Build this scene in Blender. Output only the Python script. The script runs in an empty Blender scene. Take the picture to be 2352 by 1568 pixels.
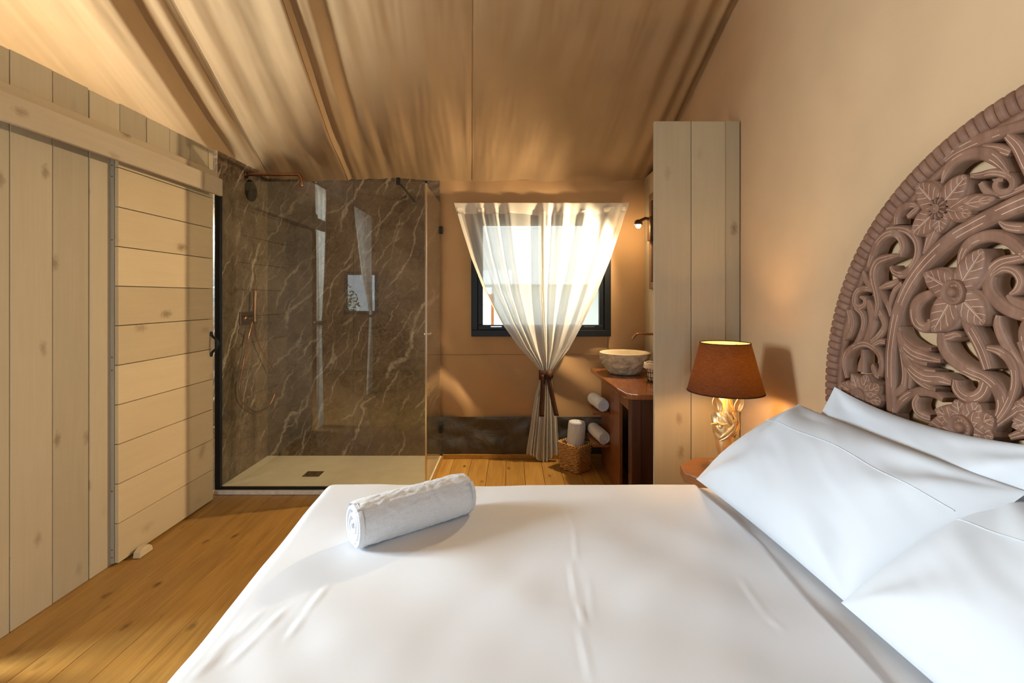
import bpy, bmesh, math, random
from mathutils import Vector, Matrix, noise as mnoise
random.seed(7)
scene = bpy.context.scene
COL = scene.collection
# ------------------------------------------------------------------ camera, world, light, exposure
F, H = 1110.0, 1.443              # focal length in pixels of the 2352 px frame, eye height
cam_data = bpy.data.cameras.new('camera')
cam = bpy.data.objects.new('camera', cam_data); COL.objects.link(cam)
cam.location = (0, 0, H); cam.rotation_euler = (math.pi/2, 0, 0)
cam_data.sensor_width = 36.0; cam_data.lens = F/2352*36; cam_data.shift_y = -102/2352
cam_data.clip_start = 0.02
scene.camera = cam
vs = scene.view_settings
vs.view_transform = 'Standard'; vs.look = 'None'; vs.gamma = 1.0; vs.exposure = 0.93; vs.use_curve_mapping = False
world = bpy.data.worlds.new('sky'); scene.world = world; world.use_nodes = True
wbg = world.node_tree.nodes['Background']
wbg.inputs[0].default_value = (0.80, 0.90, 1.0, 1); wbg.inputs[1].default_value = 1.25
def light(name, kind, loc, power, color, size=None, rot=None):
    d = bpy.data.lights.new(name, kind); d.energy = power; d.color = color
    if kind == 'AREA':
        d.shape = 'RECTANGLE'; d.size, d.size_y = size
    elif size is not None: d.shadow_soft_size = size
    o = bpy.data.objects.new(name, d); COL.objects.link(o); o.location = loc
    if rot: o.rotation_euler = rot
    return o
PI = math.pi
light('daylight_side_window', 'AREA', (-4.05, 1.52, 1.80), 250, (0.74, 0.87, 1.0), (1.1, 1.1), (0, -PI/2, 0))
light('rear_daylight_fill', 'AREA', (-0.45, -2.75, 1.25), 44, (0.76, 0.88, 1.0), (0.9, 2.0), (PI/2, 0, 0))  # fill light shining in through the added rear door

# ------------------------------------------------------------------ helpers
def lerp(a, b, t): return a+(b-a)*t
def smooth(t): t = max(0.0, min(1.0, t)); return t*t*(3-2*t)
def interp(tab, x):
    if x <= tab[0][0]: return tab[0][1]
    for (x0, y0), (x1, y1) in zip(tab, tab[1:]):
        if x <= x1: return lerp(y0, y1, (x-x0)/(x1-x0) if x1 > x0 else 0)
    return tab[-1][1]
def sinterp(tab, x):
    if x <= tab[0][0]: return tab[0][1]
    for (x0, y0), (x1, y1) in zip(tab, tab[1:]):
        if x <= x1: return lerp(y0, y1, smooth((x-x0)/(x1-x0)))
    return tab[-1][1]
def P(px, py, d): return Vector(((px-1176)*d/F, d, H-(py-682)*d/F))
def N3(x, y, z): return mnoise.noise(Vector((x, y, z)))

def tag(o, label=None, cat=None, group=None, kind=None):
    if label: o['label'] = label
    if cat: o['category'] = cat
    if group: o['group'] = group
    if kind: o['kind'] = kind
    return o
def empty(name, loc, label=None, cat=None, group=None, kind=None):
    o = bpy.data.objects.new(name, None); COL.objects.link(o); o.location = loc
    o.empty_display_size = 0.05
    return tag(o, label, cat, group, kind)
def wpos(o):
    p = Vector(o.location)
    while o.parent: o = o.parent; p += Vector(o.location)
    return p
class MB:
    """collects verts, faces and uvs, then links them as one mesh object"""
    def __init__(s): s.v = []; s.f = []; s.uv = {}; s.sm = []
    def add(s, verts, faces, smooth_=False, uvs=None):
        b = len(s.v); s.v += [tuple(p) for p in verts]
        for i, f in enumerate(faces):
            if uvs: s.uv[len(s.f)] = [uvs[k] for k in f]
            s.f.append([b+k for k in f]); s.sm.append(smooth_)
        return s
    def box(s, x0, x1, y0, y1, z0, z1):
        x0, x1 = min(x0, x1), max(x0, x1); y0, y1 = min(y0, y1), max(y0, y1); z0, z1 = min(z0, z1), max(z0, z1)
        v = [(x0,y0,z0),(x1,y0,z0),(x1,y1,z0),(x0,y1,z0),(x0,y0,z1),(x1,y0,z1),(x1,y1,z1),(x0,y1,z1)]
        return s.add(v, [(0,3,2,1),(4,5,6,7),(0,1,5,4),(1,2,6,5),(2,3,7,6),(3,0,4,7)])
    def grid(s, pts, nu, nv, flip=False, wrap=False, uvs=None, smooth_=True):
        """pts[j*nu+i], nv rows of nu"""
        fs = []
        for j in range(nv-1):
            for i in range(nu if wrap else nu-1):
                i2 = (i+1) % nu
                q = (j*nu+i, j*nu+i2, (j+1)*nu+i2, (j+1)*nu+i)
                fs.append(q[::-1] if flip else q)
        return s.add(pts, fs, smooth_, uvs)
    def tube(s, pts, r, seg=8, caps=True, flat=None):
        pts = [Vector(p) for p in pts]; n = len(pts)
        rr = r if isinstance(r, (list, tuple)) else [r]*n
        t0 = (pts[1]-pts[0]).normalized()
        up = Vector((0, 0, 1)) if abs(t0.z) < .9 else Vector((1, 0, 0))
        a = t0.cross(up).normalized(); ring = []
        for i, p in enumerate(pts):
            t = (pts[min(i+1, n-1)]-pts[max(i-1, 0)]).normalized()
            a = (a-t*a.dot(t)).normalized(); b = t.cross(a)
            for k in range(seg):
                an = 2*PI*k/seg
                ring.append(p+(a*math.cos(an)+b*math.sin(an))*rr[i])
        s.grid(ring, seg, n, wrap=True)
        if caps:
            s.add(ring[:seg], [tuple(range(seg))[::-1]]); s.add(ring[-seg:], [tuple(range(seg))])
        return s
    def lathe(s, prof, c, axis='z', seg=32, squash=1.0):
        pts = []
        for r, h in prof:
            for k in range(seg):
                an = 2*PI*k/seg; ca, sa = math.cos(an)*r, math.sin(an)*r*squash
                if axis == 'z': pts.append((c[0]+ca, c[1]+sa, c[2]+h))
                elif axis == 'x': pts.append((c[0]+h, c[1]+ca, c[2]+sa))
                else: pts.append((c[0]+ca, c[1]+h, c[2]+sa))
        return s.grid(pts, seg, len(prof), wrap=True, flip=(axis == 'y'))
    def prism(s, poly, z0, z1):
        n = len(poly)
        v = [(x, y, z0) for x, y in poly]+[(x, y, z1) for x, y in poly]
        fs = [tuple(range(n))[::-1], tuple(range(n, 2*n))]+[(i, (i+1) % n, n+(i+1) % n, n+i) for i in range(n)]
        return s.add(v, fs)
    def build(s, name, m, parent=None, bevel=0.0, solid=0.0, label=None):
        me = bpy.data.meshes.new(name); me.from_pydata(s.v, [], s.f)
        if s.uv:
            ul = me.uv_layers.new(name='UVMap')
            for i, p in enumerate(me.polygons):
                uv = s.uv.get(i)
                if uv:
                    for k, li in enumerate(p.loop_indices): ul.data[li].uv = uv[k]
        me.polygons.foreach_set('use_smooth', s.sm)
        for mm in (m if isinstance(m, (list, tuple)) else [m]): me.materials.append(mm)
        me.update()
        o = bpy.data.objects.new(name, me); COL.objects.link(o)
        if parent is not None:
            o.parent = parent; o.matrix_parent_inverse = Matrix.Translation(-wpos(parent))
        if solid:
            md = o.modifiers.new('solid', 'SOLIDIFY'); md.thickness = solid; md.offset = 0
        if bevel:
            md = o.modifiers.new('bevel', 'BEVEL'); md.width = bevel; md.segments = 2; md.limit_method = 'ANGLE'
            md.harden_normals = False
        if label: o['label'] = label
        return o
def box(name, m, x0, x1, y0, y1, z0, z1, parent=None, bevel=0.0, label=None):
    return MB().box(x0, x1, y0, y1, z0, z1).build(name, m, parent, bevel, label=label)
def spline(pts, per=6):
    """Catmull-Rom through tuples of any length"""
    out = []; n = len(pts)
    for i in range(n-1):
        p0, p1, p2, p3 = pts[max(i-1, 0)], pts[i], pts[i+1], pts[min(i+2, n-1)]
        for k in range(per):
            t = k/per
            out.append(tuple(.5*((2*b)+(c-a)*t+(2*a-5*b+4*c-d)*t*t+(3*b-a-3*c+d)*t**3) for a, b, c, d in zip(p0, p1, p2, p3)))
    out.append(tuple(pts[-1])); return out

# ------------------------------------------------------------------ materials
class NT:
    def __init__(s, name):
        s.m = bpy.data.materials.new(name); s.m.use_nodes = True
        s.t = s.m.node_tree; s.b = s.t.nodes['Principled BSDF']; s.out = s.t.nodes['Material Output']
    def n(s, typ, **kw):
        nd = s.t.nodes.new(typ)
        for k, v in kw.items():
            if k.startswith('_'): setattr(nd, k[1:], v)
            else:
                key = k.replace('__', ' ')
                key = int(key[1:]) if key[0] == 'i' and key[1:].isdigit() else key
                s.set(nd.inputs[key], v)
        return nd
    def set(s, sock, v):
        if isinstance(v, bpy.types.NodeSocket): s.t.links.new(v, sock)
        elif isinstance(v, bpy.types.Node): s.t.links.new(v.outputs[0], sock)
        else:
            if isinstance(v, tuple) and len(v) == 3 and sock.type == 'RGBA': v = v+(1,)
            sock.default_value = v
    def math(s, op, a, b=0.0, clamp=False):
        nd = s.n('ShaderNodeMath', _operation=op, _use_clamp=clamp); s.set(nd.inputs[0], a); s.set(nd.inputs[1], b); return nd
    def mix(s, fac, a, b, mode='MIX'):
        nd = s.n('ShaderNodeMix', _data_type='RGBA', _blend_type=mode)
        s.set(nd.inputs[0], fac); s.set(nd.inputs[6], a); s.set(nd.inputs[7], b); return nd.outputs[2]
    def ramp(s, fac, stops):
        nd = s.n('ShaderNodeValToRGB'); s.set(nd.inputs[0], fac); e = nd.color_ramp.elements
        while len(e) < len(stops): e.new(.5)
        for el, (p, c) in zip(e, stops):
            el.position = p; el.color = c+(1,) if isinstance(c, tuple) else (c, c, c, 1)
        return nd.outputs[0]
    def coord(s, scale=(1, 1, 1), rnd=False, rot=(0, 0, 0)):
        v = s.n('ShaderNodeTexCoord').outputs['Object']
        if rnd:
            oi = s.n('ShaderNodeObjectInfo').outputs['Random']
            off = s.n('ShaderNodeVectorMath', _operation='SCALE', i0=(37.0, 53.0, 71.0)); s.set(off.inputs['Scale'], oi)
            v = s.n('ShaderNodeVectorMath', _operation='ADD', i0=v, i1=off.outputs[0]).outputs[0]
        mp = s.n('ShaderNodeMapping'); s.set(mp.inputs[0], v); mp.inputs['Scale'].default_value = scale; mp.inputs['Rotation'].default_value = rot
        return mp.outputs[0]
    def noise(s, vec, scale, detail=4, rough=.5, dist=0.0):
        nd = s.n('ShaderNodeTexNoise'); s.set(nd.inputs['Vector'], vec); nd.inputs['Scale'].default_value = scale
        nd.inputs['Detail'].default_value = detail; nd.inputs['Roughness'].default_value = rough; nd.inputs['Distortion'].default_value = dist
        return nd.outputs[0]
    def bump(s, h, strength=.2, dist=.01):
        nd = s.n('ShaderNodeBump'); s.set(nd.inputs['Height'], h); nd.inputs['Strength'].default_value = strength; nd.inputs['Distance'].default_value = dist
        s.t.links.new(nd.outputs[0], s.b.inputs['Normal']); return nd
    def base(s, c, rough=.6, metal=0.0, spec=.5):
        s.set(s.b.inputs['Base Color'], c); s.set(s.b.inputs['Roughness'], rough); s.b.inputs['Metallic'].default_value = metal
        s.b.inputs['Specular IOR Level'].default_value = spec; return s
def plain(name, c, rough=.6, metal=0.0, spec=.5, var=.12, scale=30, bump=0.0):
    t = NT(name); v = t.noise(t.coord(), scale, 4)
    lo = tuple(x*(1-var) for x in c); hi = tuple(min(1, x*(1+var)) for x in c)
    t.base(t.ramp(v, [(.3, lo), (.7, hi)]), rough, metal, spec)
    if bump: t.bump(v, bump, .004)
    return t.m
def wood(name, axis, c, dark, knot, rough=.6, grain=.5, knots=True, rnd=True, spec=.3, bump=.15, vary=.15, ks=1.0, thick=None):
    """painted or stained board, grain along axis"""
    t = NT(name)
    sc = [14, 14, 14]; sc[axis] = 1.1
    v = t.noise(t.coord(tuple(sc), rnd), 2.0, 6, .6, .6)
    sc2 = [60, 60, 60]; sc2[axis] = 1.6
    fine = t.noise(t.coord(tuple(sc2), rnd), 2.0, 3, .5, .3)
    sc3 = [1.3, 1.3, 1.3]; sc3[axis] = .8
    blot = t.noise(t.coord(tuple(sc3), rnd), 2.2, 3)
    col = t.mix(t.ramp(v, [(.38, 0.0), (.72, grain)]), c, dark)
    col = t.mix(t.ramp(fine, [(.42, 0.0), (.7, grain*.55)]), col, dark)
    col = t.mix(t.ramp(blot, [(.4, 0.0), (.75, .35)]), col, tuple(x*.82 for x in c))
    if knots:
        vo = t.n('ShaderNodeTexVoronoi', _feature='F1', _voronoi_dimensions='2D'); vo.inputs['Scale'].default_value = 1.0
        xyz = t.n('ShaderNodeSeparateXYZ', i0=t.coord((1, 1, 1), rnd)).outputs
        oth = [k for k in range(3) if k not in (axis, thick)]
        ac = xyz[oth[0]] if len(oth) == 1 else t.math('ADD', xyz[oth[0]], xyz[oth[1]])
        cm = t.n('ShaderNodeCombineXYZ', i0=t.math('MULTIPLY', xyz[axis], 2.6*ks), i1=t.math('MULTIPLY', ac, 5.2*ks)); t.set(vo.inputs['Vector'], cm)
        wob = t.noise(t.coord((20, 20, 20), rnd), 3, 3)
        dd = t.math('ADD', vo.outputs['Distance'], t.math('MULTIPLY', wob, .14))
        gate = t.math('MULTIPLY', t.math('GREATER_THAN', t.n('ShaderNodeSeparateColor', i0=vo.outputs['Color']).outputs[0], .40), t.n('ShaderNodeSeparateColor', i0=vo.outputs['Color']).outputs[1])
        kf = t.math('MULTIPLY', t.ramp(dd, [(.09, 1.0), (.19, 0.0)]), gate)
        col = t.mix(kf, col, knot)
    oi = t.n('ShaderNodeObjectInfo').outputs['Random']
    br = t.n('ShaderNodeMapRange'); t.set(br.inputs[0], oi); br.inputs[3].default_value = 1-vary; br.inputs[4].default_value = 1+vary*.6
    hs = t.n('ShaderNodeHueSaturation'); t.set(hs.inputs['Color'], col); t.set(hs.inputs['Value'], br.outputs[0])
    t.base(hs.outputs[0], rough, 0, spec); t.bump(fine, bump, .003)
    return t.m
def fabric(name, c, rough=.9, weave=900, bump=.08, large=0.0, var=.06, transl=0.0, sheen=0.0):
    t = NT(name); big = t.noise(t.coord(), 2.5, 4); w = t.noise(t.coord(), weave, 1)
    t.base(t.ramp(big, [(.3, tuple(x*(1-var) for x in c)), (.7, tuple(min(1, x*(1+var)) for x in c))]), rough, 0, .15)
    h = t.math('MULTIPLY', w, .12)
    if large: h = t.math('ADD', h, t.math('MULTIPLY', t.noise(t.coord(), 14, 5, .55, .8), large))
    t.bump(h, bump, .01)
    t.b.inputs['Sheen Weight'].default_value = sheen
    if transl:
        tr = t.n('ShaderNodeBsdfTranslucent', Color=c); mx = t.n('ShaderNodeMixShader', i0=transl, i1=t.b.outputs[0], i2=tr.outputs[0])
        t.t.links.new(mx.outputs[0], t.out.inputs[0])
    return t.m
def sheer(name, c, alpha, transl):
    t = NT(name); t.base(c, .9, 0, .1)
    zz = t.n('ShaderNodeSeparateXYZ', i0=t.n('ShaderNodeTexCoord').outputs['Object']).outputs[2]
    mr = t.n('ShaderNodeMapRange'); t.set(mr.inputs[0], zz); mr.inputs[1].default_value = 1.45; mr.inputs[2].default_value = .85; mr.inputs[3].default_value = alpha; mr.inputs[4].default_value = max(alpha, .97)
    tr = t.n('ShaderNodeBsdfTranslucent', Color=c); tp = t.n('ShaderNodeBsdfTransparent')
    m1 = t.n('ShaderNodeMixShader', i0=transl, i1=t.b.outputs[0], i2=tr.outputs[0])
    lw = t.n('ShaderNodeLayerWeight', Blend=.35)
    al = t.math('ADD', mr.outputs[0], t.math('MULTIPLY', lw.outputs['Facing'], .45), True)
    w = t.noise(t.coord((700, 700, 60)), 1.0, 1)
    al = t.math('ADD', al, t.math('MULTIPLY', t.math('SUBTRACT', w, .5), .12), True)
    m2 = t.n('ShaderNodeMixShader', i0=al, i1=tp.outputs[0], i2=m1.outputs[0])
    t.t.links.new(m2.outputs[0], t.out.inputs[0]); return t.m
def glass(name, tint=(.96, .98, .97)):
    t = NT(name); t.t.nodes.remove(t.b)
    tp = t.n('ShaderNodeBsdfTransparent', Color=tint); gl = t.n('ShaderNodeBsdfGlossy', Color=(1, 1, 1), Roughness=0.0)
    fr = t.n('ShaderNodeFresnel', IOR=1.5); fac = t.math('MINIMUM', t.math('MULTIPLY', fr.outputs[0], 1.35, True), .38)
    m = t.n('ShaderNodeMixShader', i0=fac, i1=tp.outputs[0], i2=gl.outputs[0])
    t.t.links.new(m.outputs[0], t.out.inputs[0]); return t.m
def emit(name, c, s):
    t = NT(name); t.base((.9, .85, .7), .4); t.b.inputs['Emission Color'].default_value = c+(1,); t.b.inputs['Emission Strength'].default_value = s; return t.m
def marble(name):
    t = NT(name); co = t.coord()
    wn = t.n('ShaderNodeTexNoise', Vector=co, Scale=2.6, Detail=6.0, Roughness=.6)
    sub = t.n('ShaderNodeVectorMath', _operation='SUBTRACT', i0=wn.outputs[1], i1=(.5, .5, .5))
    def warped(k):
        wv = t.n('ShaderNodeVectorMath', _operation='SCALE', i0=sub.outputs[0]); wv.inputs['Scale'].default_value = k
        return t.n('ShaderNodeVectorMath', _operation='ADD', i0=co, i1=wv.outputs[0]).outputs[0]
    cw, cw2 = warped(.55), warped(.28)
    D = Vector((.50, .50, .70)).normalized(); A = Vector((.81, -.3, -.36)); A = (A-D*A.dot(D)).normalized(); B = D.cross(A)
    def lean(vec, sa, sd):     # coordinates across and along the leaning bed of the stone
        cm = t.n('ShaderNodeCombineXYZ')
        for k, (ax, sc_) in enumerate(((A, sa), (B, sa), (D, sd))):
            dt = t.n('ShaderNodeVectorMath', _operation='DOT_PRODUCT', i0=vec, i1=tuple(ax))
            t.set(cm.inputs[k], t.math('MULTIPLY', dt.outputs['Value'], sc_))
        return cm.outputs[0]
    big = t.noise(cw, 2.3, 7, .65)
    col = t.ramp(big, [(.30, (.040, .026, .016)), (.45, (.090, .060, .038)), (.58, (.145, .100, .066)), (.75, (.215, .160, .112))])
    mot = t.noise(cw2, 26, 6, .72)
    col = t.mix(t.ramp(mot, [(.45, 0.0), (.72, .5)]), col, (.23, .165, .115))
    dk = t.noise(cw, 6.0, 5, .7)
    col = t.mix(t.ramp(dk, [(.54, 0.0), (.72, .65)]), col, (.040, .028, .018))
    def ridge(vec, scale, w0, w1, detail=3):
        nn = t.noise(vec, scale, detail, .5)
        return t.ramp(t.math('ABSOLUTE', t.math('SUBTRACT', nn, .5)), [(w0, 1.0), (w1, 0.0)])
    def gate(scale, lo, hi, off): 
        mp = t.n('ShaderNodeMapping'); t.set(mp.inputs[0], co); mp.inputs['Location'].default_value = (off, off*1.7, off*.6)
        return t.ramp(t.noise(mp.outputs[0], scale, 3), [(lo, 0.0), (hi, 1.0)])
    vo = t.n('ShaderNodeTexVoronoi', _feature='DISTANCE_TO_EDGE'); t.set(vo.inputs['Vector'], lean(cw2, 20.0, 9.0)); vo.inputs['Scale'].default_value = 1.0
    web = t.math('MULTIPLY', t.ramp(vo.outputs['Distance'], [(.01, 1.0), (.06, 0.0)]), gate(5, .46, .66, 3))
    col = t.mix(t.math('MULTIPLY', web, .35), col, (.33, .26, .19))
    th = t.math('MULTIPLY', ridge(cw, 6.5, .002, .011, 6), gate(3, .42, .58, 17))
    col = t.mix(t.math('MULTIPLY', th, .28), col, (.36, .29, .215))
    w3 = warped(.055)
    def streak(k, amp, nscale, w0, w1, off, detail=4):
        """parallel leaning veins, bent by noise"""
        dt = t.n('ShaderNodeVectorMath', _operation='DOT_PRODUCT', i0=co, i1=(.86, .85, -.5))
        mp = t.n('ShaderNodeMapping'); t.set(mp.inputs[0], co); mp.inputs['Location'].default_value = (off, off*.7, off*1.3)
        nn = t.noise(mp.outputs[0], nscale, detail, .55)
        ph = t.math('FRACT', t.math('ADD', t.math('MULTIPLY', dt.outputs['Value'], k), t.math('ADD', t.math('MULTIPLY', nn, amp), off)))
        wd = t.noise(mp.outputs[0], 7, 3)
        r = t.math('DIVIDE', t.math('ABSOLUTE', t.math('SUBTRACT', ph, .5)), t.math('ADD', t.math('MULTIPLY', wd, 1.6), .1))
        return t.ramp(r, [(w0, 1.0), (w1, 0.0)])
    gr = t.ramp(t.noise(cw2, 34, 5, .75), [(.34, .2), (.56, 1.0)])
    for k, amp_, ns, w0, w1, off, gs, lo, hi, inten in ((5.5, 2.2, 1.9, .012, .065, 2.3, 2.8, .47, .60, .7), (8.0, 2.6, 2.6, .010, .060, 5.1, 3.2, .48, .62, .7), (1.9, 1.3, 1.7, .012, .050, .4, 1.9, .45, .55, 1.0), (2.6, 1.5, 1.5, .008, .034, 7.7, 2.2, .45, .56, .9)):
        vn = t.math('MULTIPLY', t.math('MULTIPLY', streak(k, amp_, ns, w0, w1, off), gate(gs, lo, hi, off+9)), inten)
        col = t.mix(t.math('MULTIPLY', vn, gr), col, (.42, .335, .24))
    t.base(col, .22, 0, .4); return t.m

M = {}
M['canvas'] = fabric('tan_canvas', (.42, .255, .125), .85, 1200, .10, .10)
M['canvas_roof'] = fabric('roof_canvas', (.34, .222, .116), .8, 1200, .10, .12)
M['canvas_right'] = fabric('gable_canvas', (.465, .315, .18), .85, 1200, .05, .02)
M['seam'] = fabric('seam_thread', (.20, .12, .06), .9)
M['pvc'] = None
t = NT('dark_pvc'); nz = t.noise(t.coord(), 6, 5, .6, 1.2); t.base(t.ramp(nz, [(.3, (.035, .03, .024)), (.7, (.075, .062, .045))]), .38, 0, .5); t.bump(nz, .35, .03); M['pvc'] = t.m
paint, pdark, pknot = (.49, .405, .285), (.36, .285, .19), (.24, .165, .095)
M['board_z'] = wood('taupe_board_upright', 2, (.475, .40, .275), (.375, .305, .20), (.22, .15, .085), .65, .26)
M['board_y'] = wood('taupe_board_along', 1, (.52, .425, .295), (.40, .31, .20), (.27, .18, .10), .62, .26)
M['board_door'] = wood('cream_door_board', 1, (.62, .49, .30), (.50, .38, .22), (.30, .20, .11), .6, .24, ks=.7, thick=0)
M['end_grain'] = wood('end_grain', 2, (.40, .37, .30), (.27, .25, .20), (.2, .15, .1), .8, .6, False)
M['floor'] = wood('oiled_pine', 1, (.50, .275, .068), (.29, .135, .026), (.10, .040, .009), .36, .75, True, True, .4, .12, .18, 1.15, 2)
M['subfloor'] = plain('subfloor', (.06, .03, .01), .9)
M['marble'] = marble('brown_marble')
M['tray'] = plain('cream_stone_resin', (.80, .69, .50), .5, var=.05, scale=8)
M['black'] = plain('black_metal', (.010, .010, .011), .4, .3)
M['white_profile'] = plain('white_profile', (.68, .64, .57), .45)
M['chrome'] = plain('chrome', (.75, .74, .70), .12, 1.0, var=.02)
M['copper'] = plain('brushed_copper', (.36, .17, .085), .25, 1.0, var=.1)
M['bronze'] = plain('dark_bronze', (.10, .055, .03), .35, .8)
M['matte_black'] = plain('matte_black', (.004, .004, .004), .8, spec=.1)
M['glass'] = glass('clear_glass')
M['window_frame'] = plain('black_window_frame', (.006, .007, .008), .45, spec=.25)
M['sheer'] = sheer('sheer_voile', (.77, .75, .70), .62, .42)
M['hem'] = sheer('voile_hem', (.86, .80, .70), .95, .4)
M['tie'] = fabric('brown_ribbon', (.060, .026, .013), .6)
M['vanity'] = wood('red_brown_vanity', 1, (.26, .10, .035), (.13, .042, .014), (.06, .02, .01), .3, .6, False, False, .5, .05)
M['vanity_shaded'] = wood('shaded_vanity_front', 2, (.085, .026, .012), (.04, .012, .006), (.03, .01, .005), .35, .6, False, False, .5, .05)  # shade of the front and recess put into the colour; bed legs reuse it
M['counter'] = wood('polished_counter', 1, (.27, .095, .032), (.13, .042, .014), (.08, .03, .01), .10, .6, False, False, .6, .03)
M['towel'] = None
t = NT('white_terry'); nz = t.noise(t.coord(), 420, 2, .7); n2 = t.noise(t.coord(), 45, 3)
t.base(t.ramp(nz, [(.3, (.62, .63, .66)), (.6, (.76, .77, .80))]), .95, 0, .05); t.bump(t.math('ADD', nz, t.math('MULTIPLY', n2, .6)), .5, .006); t.b.inputs['Sheen Weight'].default_value = .4; M['towel'] = t.m
M['sheet'] = fabric('white_cotton', (.70, .72, .76), .85, 1500, .06, .05, .015)
M['pillow'] = fabric('white_pillowcase', (.56, .585, .625), .85, 1500, .06, .05, .01)
M['mattress'] = fabric('mattress_ticking', (.75, .74, .72), .9)
M['bedbase'] = fabric('bed_base_cloth', (.30, .22, .15), .9)
M['basin_out'] = plain('rough_river_stone', (.52, .44, .32), .85, var=.3, scale=26, bump=.6)
M['basin_in'] = plain('polished_cream_stone', (.74, .62, .43), .15, var=.06, scale=6)
M['wicker'] = plain('rattan', (.52, .30, .105), .55, var=.35, scale=60)
M['wire'] = plain('dark_wire', (.05, .035, .025), .5, .5)
M['liner'] = fabric('cream_liner', (.78, .70, .56), .9)
M['mirror'] = plain('mirror_silver', (.8, .8, .8), .03, 1.0, var=.01)
M['carved_frame'] = plain('carved_frame', (.16, .08, .04), .6)
M['nightstand'] = wood('nightstand_walnut', 0, (.27, .105, .035), (.15, .05, .016), (.08, .03, .01), .3, .6, False, False, .5, .04)
M['gold'] = plain('champagne_gold', (.86, .66, .36), .42, 1.0, var=.1, scale=18)
M['bulb'] = emit('bulb_glow', (1.0, .70, .30), 60.0)
M['bulb_lamp'] = emit('lamp_bulb_glow', (1.0, .62, .22), 25.0)
# lamp shade: brown linen that lets light through
t = NT('brown_linen_shade'); w = t.noise(t.coord((50, 50, 900)), 1.0, 2); w2 = t.noise(t.coord((800, 800, 60)), 1.0, 2)
wv = t.math('MULTIPLY', t.math('ADD', w, w2), .5)
t.base(t.ramp(wv, [(.35, (.012, .009, .009)), (.65, (.035, .026, .022))]), .85, 0, .1)
tr = t.n('ShaderNodeBsdfTranslucent', Color=t.ramp(wv, [(.35, (.056, .031, .009)), (.65, (.155, .090, .031))]))
mx = t.n('ShaderNodeMixShader', i0=.42, i1=t.b.outputs[0], i2=tr.outputs[0]); t.t.links.new(mx.outputs[0], t.out.inputs[0]); M['shade'] = t.m
t = NT('gold_lining'); t.base((.80, .58, .26), .5)
tr = t.n('ShaderNodeBsdfTranslucent', Color=(.8, .5, .2)); mx = t.n('ShaderNodeMixShader', i0=.45, i1=t.b.outputs[0], i2=tr.outputs[0]); t.t.links.new(mx.outputs[0], t.out.inputs[0]); M['lining'] = t.m
def carved(name, petal):
    t = NT(name); co = t.coord(rnd=True)
    g = t.noise(t.coord((9, 9, 2.5), True), 2.5, 5, .6, .5)
    col = t.ramp(g, [(.25, (.115, .052, .030)), (.5, (.165, .080, .048)), (.8, (.225, .122, .079))])
    wash = t.noise(co, 7, 4, .65)
    col = t.mix(t.ramp(wash, [(.56, 0.0), (.80, .35)]), col, (.34, .23, .17))
    uv = t.n('ShaderNodeSeparateXYZ', i0=t.n('ShaderNodeTexCoord').outputs['UV']); u, v = uv.outputs[0], uv.outputs[1]
    av = t.math('ABSOLUTE', v)
    if petal:
        ph = t.math('FRACT', t.math('SUBTRACT', t.math('MULTIPLY', u, 6.0), t.math('MULTIPLY', av, 1.6)))
        ln = t.math('MULTIPLY', t.math('LESS_THAN', ph, .085), t.math('MULTIPLY', t.math('GREATER_THAN', av, .10), t.math('LESS_THAN', av, .74)))
        mid = t.math('LESS_THAN', t.math('ABSOLUTE', t.math('SUBTRACT', av, .045)), .018)
        ln = t.math('MULTIPLY', t.math('MAXIMUM', ln, mid), t.math('LESS_THAN', u, .86))
    else:
        a = t.math('LESS_THAN', t.math('ABSOLUTE', t.math('SUBTRACT', v, .42)), .05)
        b = t.math('LESS_THAN', t.math('ABSOLUTE', t.math('ADD', v, .30)), .045)
        seg = t.math('GREATER_THAN', t.noise(t.coord((1, 1, 1), True), 9, 1), .47)
        ln = t.math('MULTIPLY', t.math('MAXIMUM', a, b), seg)
    col = t.mix(t.math('MULTIPLY', ln, .8), col, (.50, .33, .235))
    edge = t.ramp(av, [(.90, 0.0), (.985, .45)])
    col = t.mix(edge, col, (.42, .28, .20))
    t.base(col, .6, 0, .3)
    t.bump(t.math('SUBTRACT', t.math('MULTIPLY', g, .4), ln), .5, .004)
    return t.m
M['carved'] = carved('carved_teak', False); M['petal'] = carved('carved_teak_petal', True)
M['grass'] = plain('grass_ground', (.55, .56, .42), .95, var=.3, scale=3)
M['leaf'] = plain('hedge_leaf', (.16, .28, .06), .7, var=.5, scale=12)
M['orange'] = plain('orange_wood', (.60, .20, .05), .7)
M['white_canvas'] = fabric('white_tent_canvas', (.8, .78, .72), .9)

# ------------------------------------------------------------------ setting
XW, XL, YB = 1.26, -2.16, 4.33            # right canvas wall, left board wall, back wall
floor = MB().box(-3.9, 1.4, -2.6, 4.40, -.06, -.021).build('floor', M['subfloor'])
tag(floor, 'oiled orange pine board floor running to the back of the tent', 'floor', kind='structure')
x = -2.20-0.1535*11; k = 0
while x < 1.36:
    if x > -3.95:
        o = MB().box(x+.0012, x+.1523, -2.55, 4.335, -.021, random.uniform(-.0012, .0)).build('plank', M['floor'], floor, .0025)
    x += .1535
def roof_z(d): return 2.50+.43*(YB-abs(d))
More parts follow.
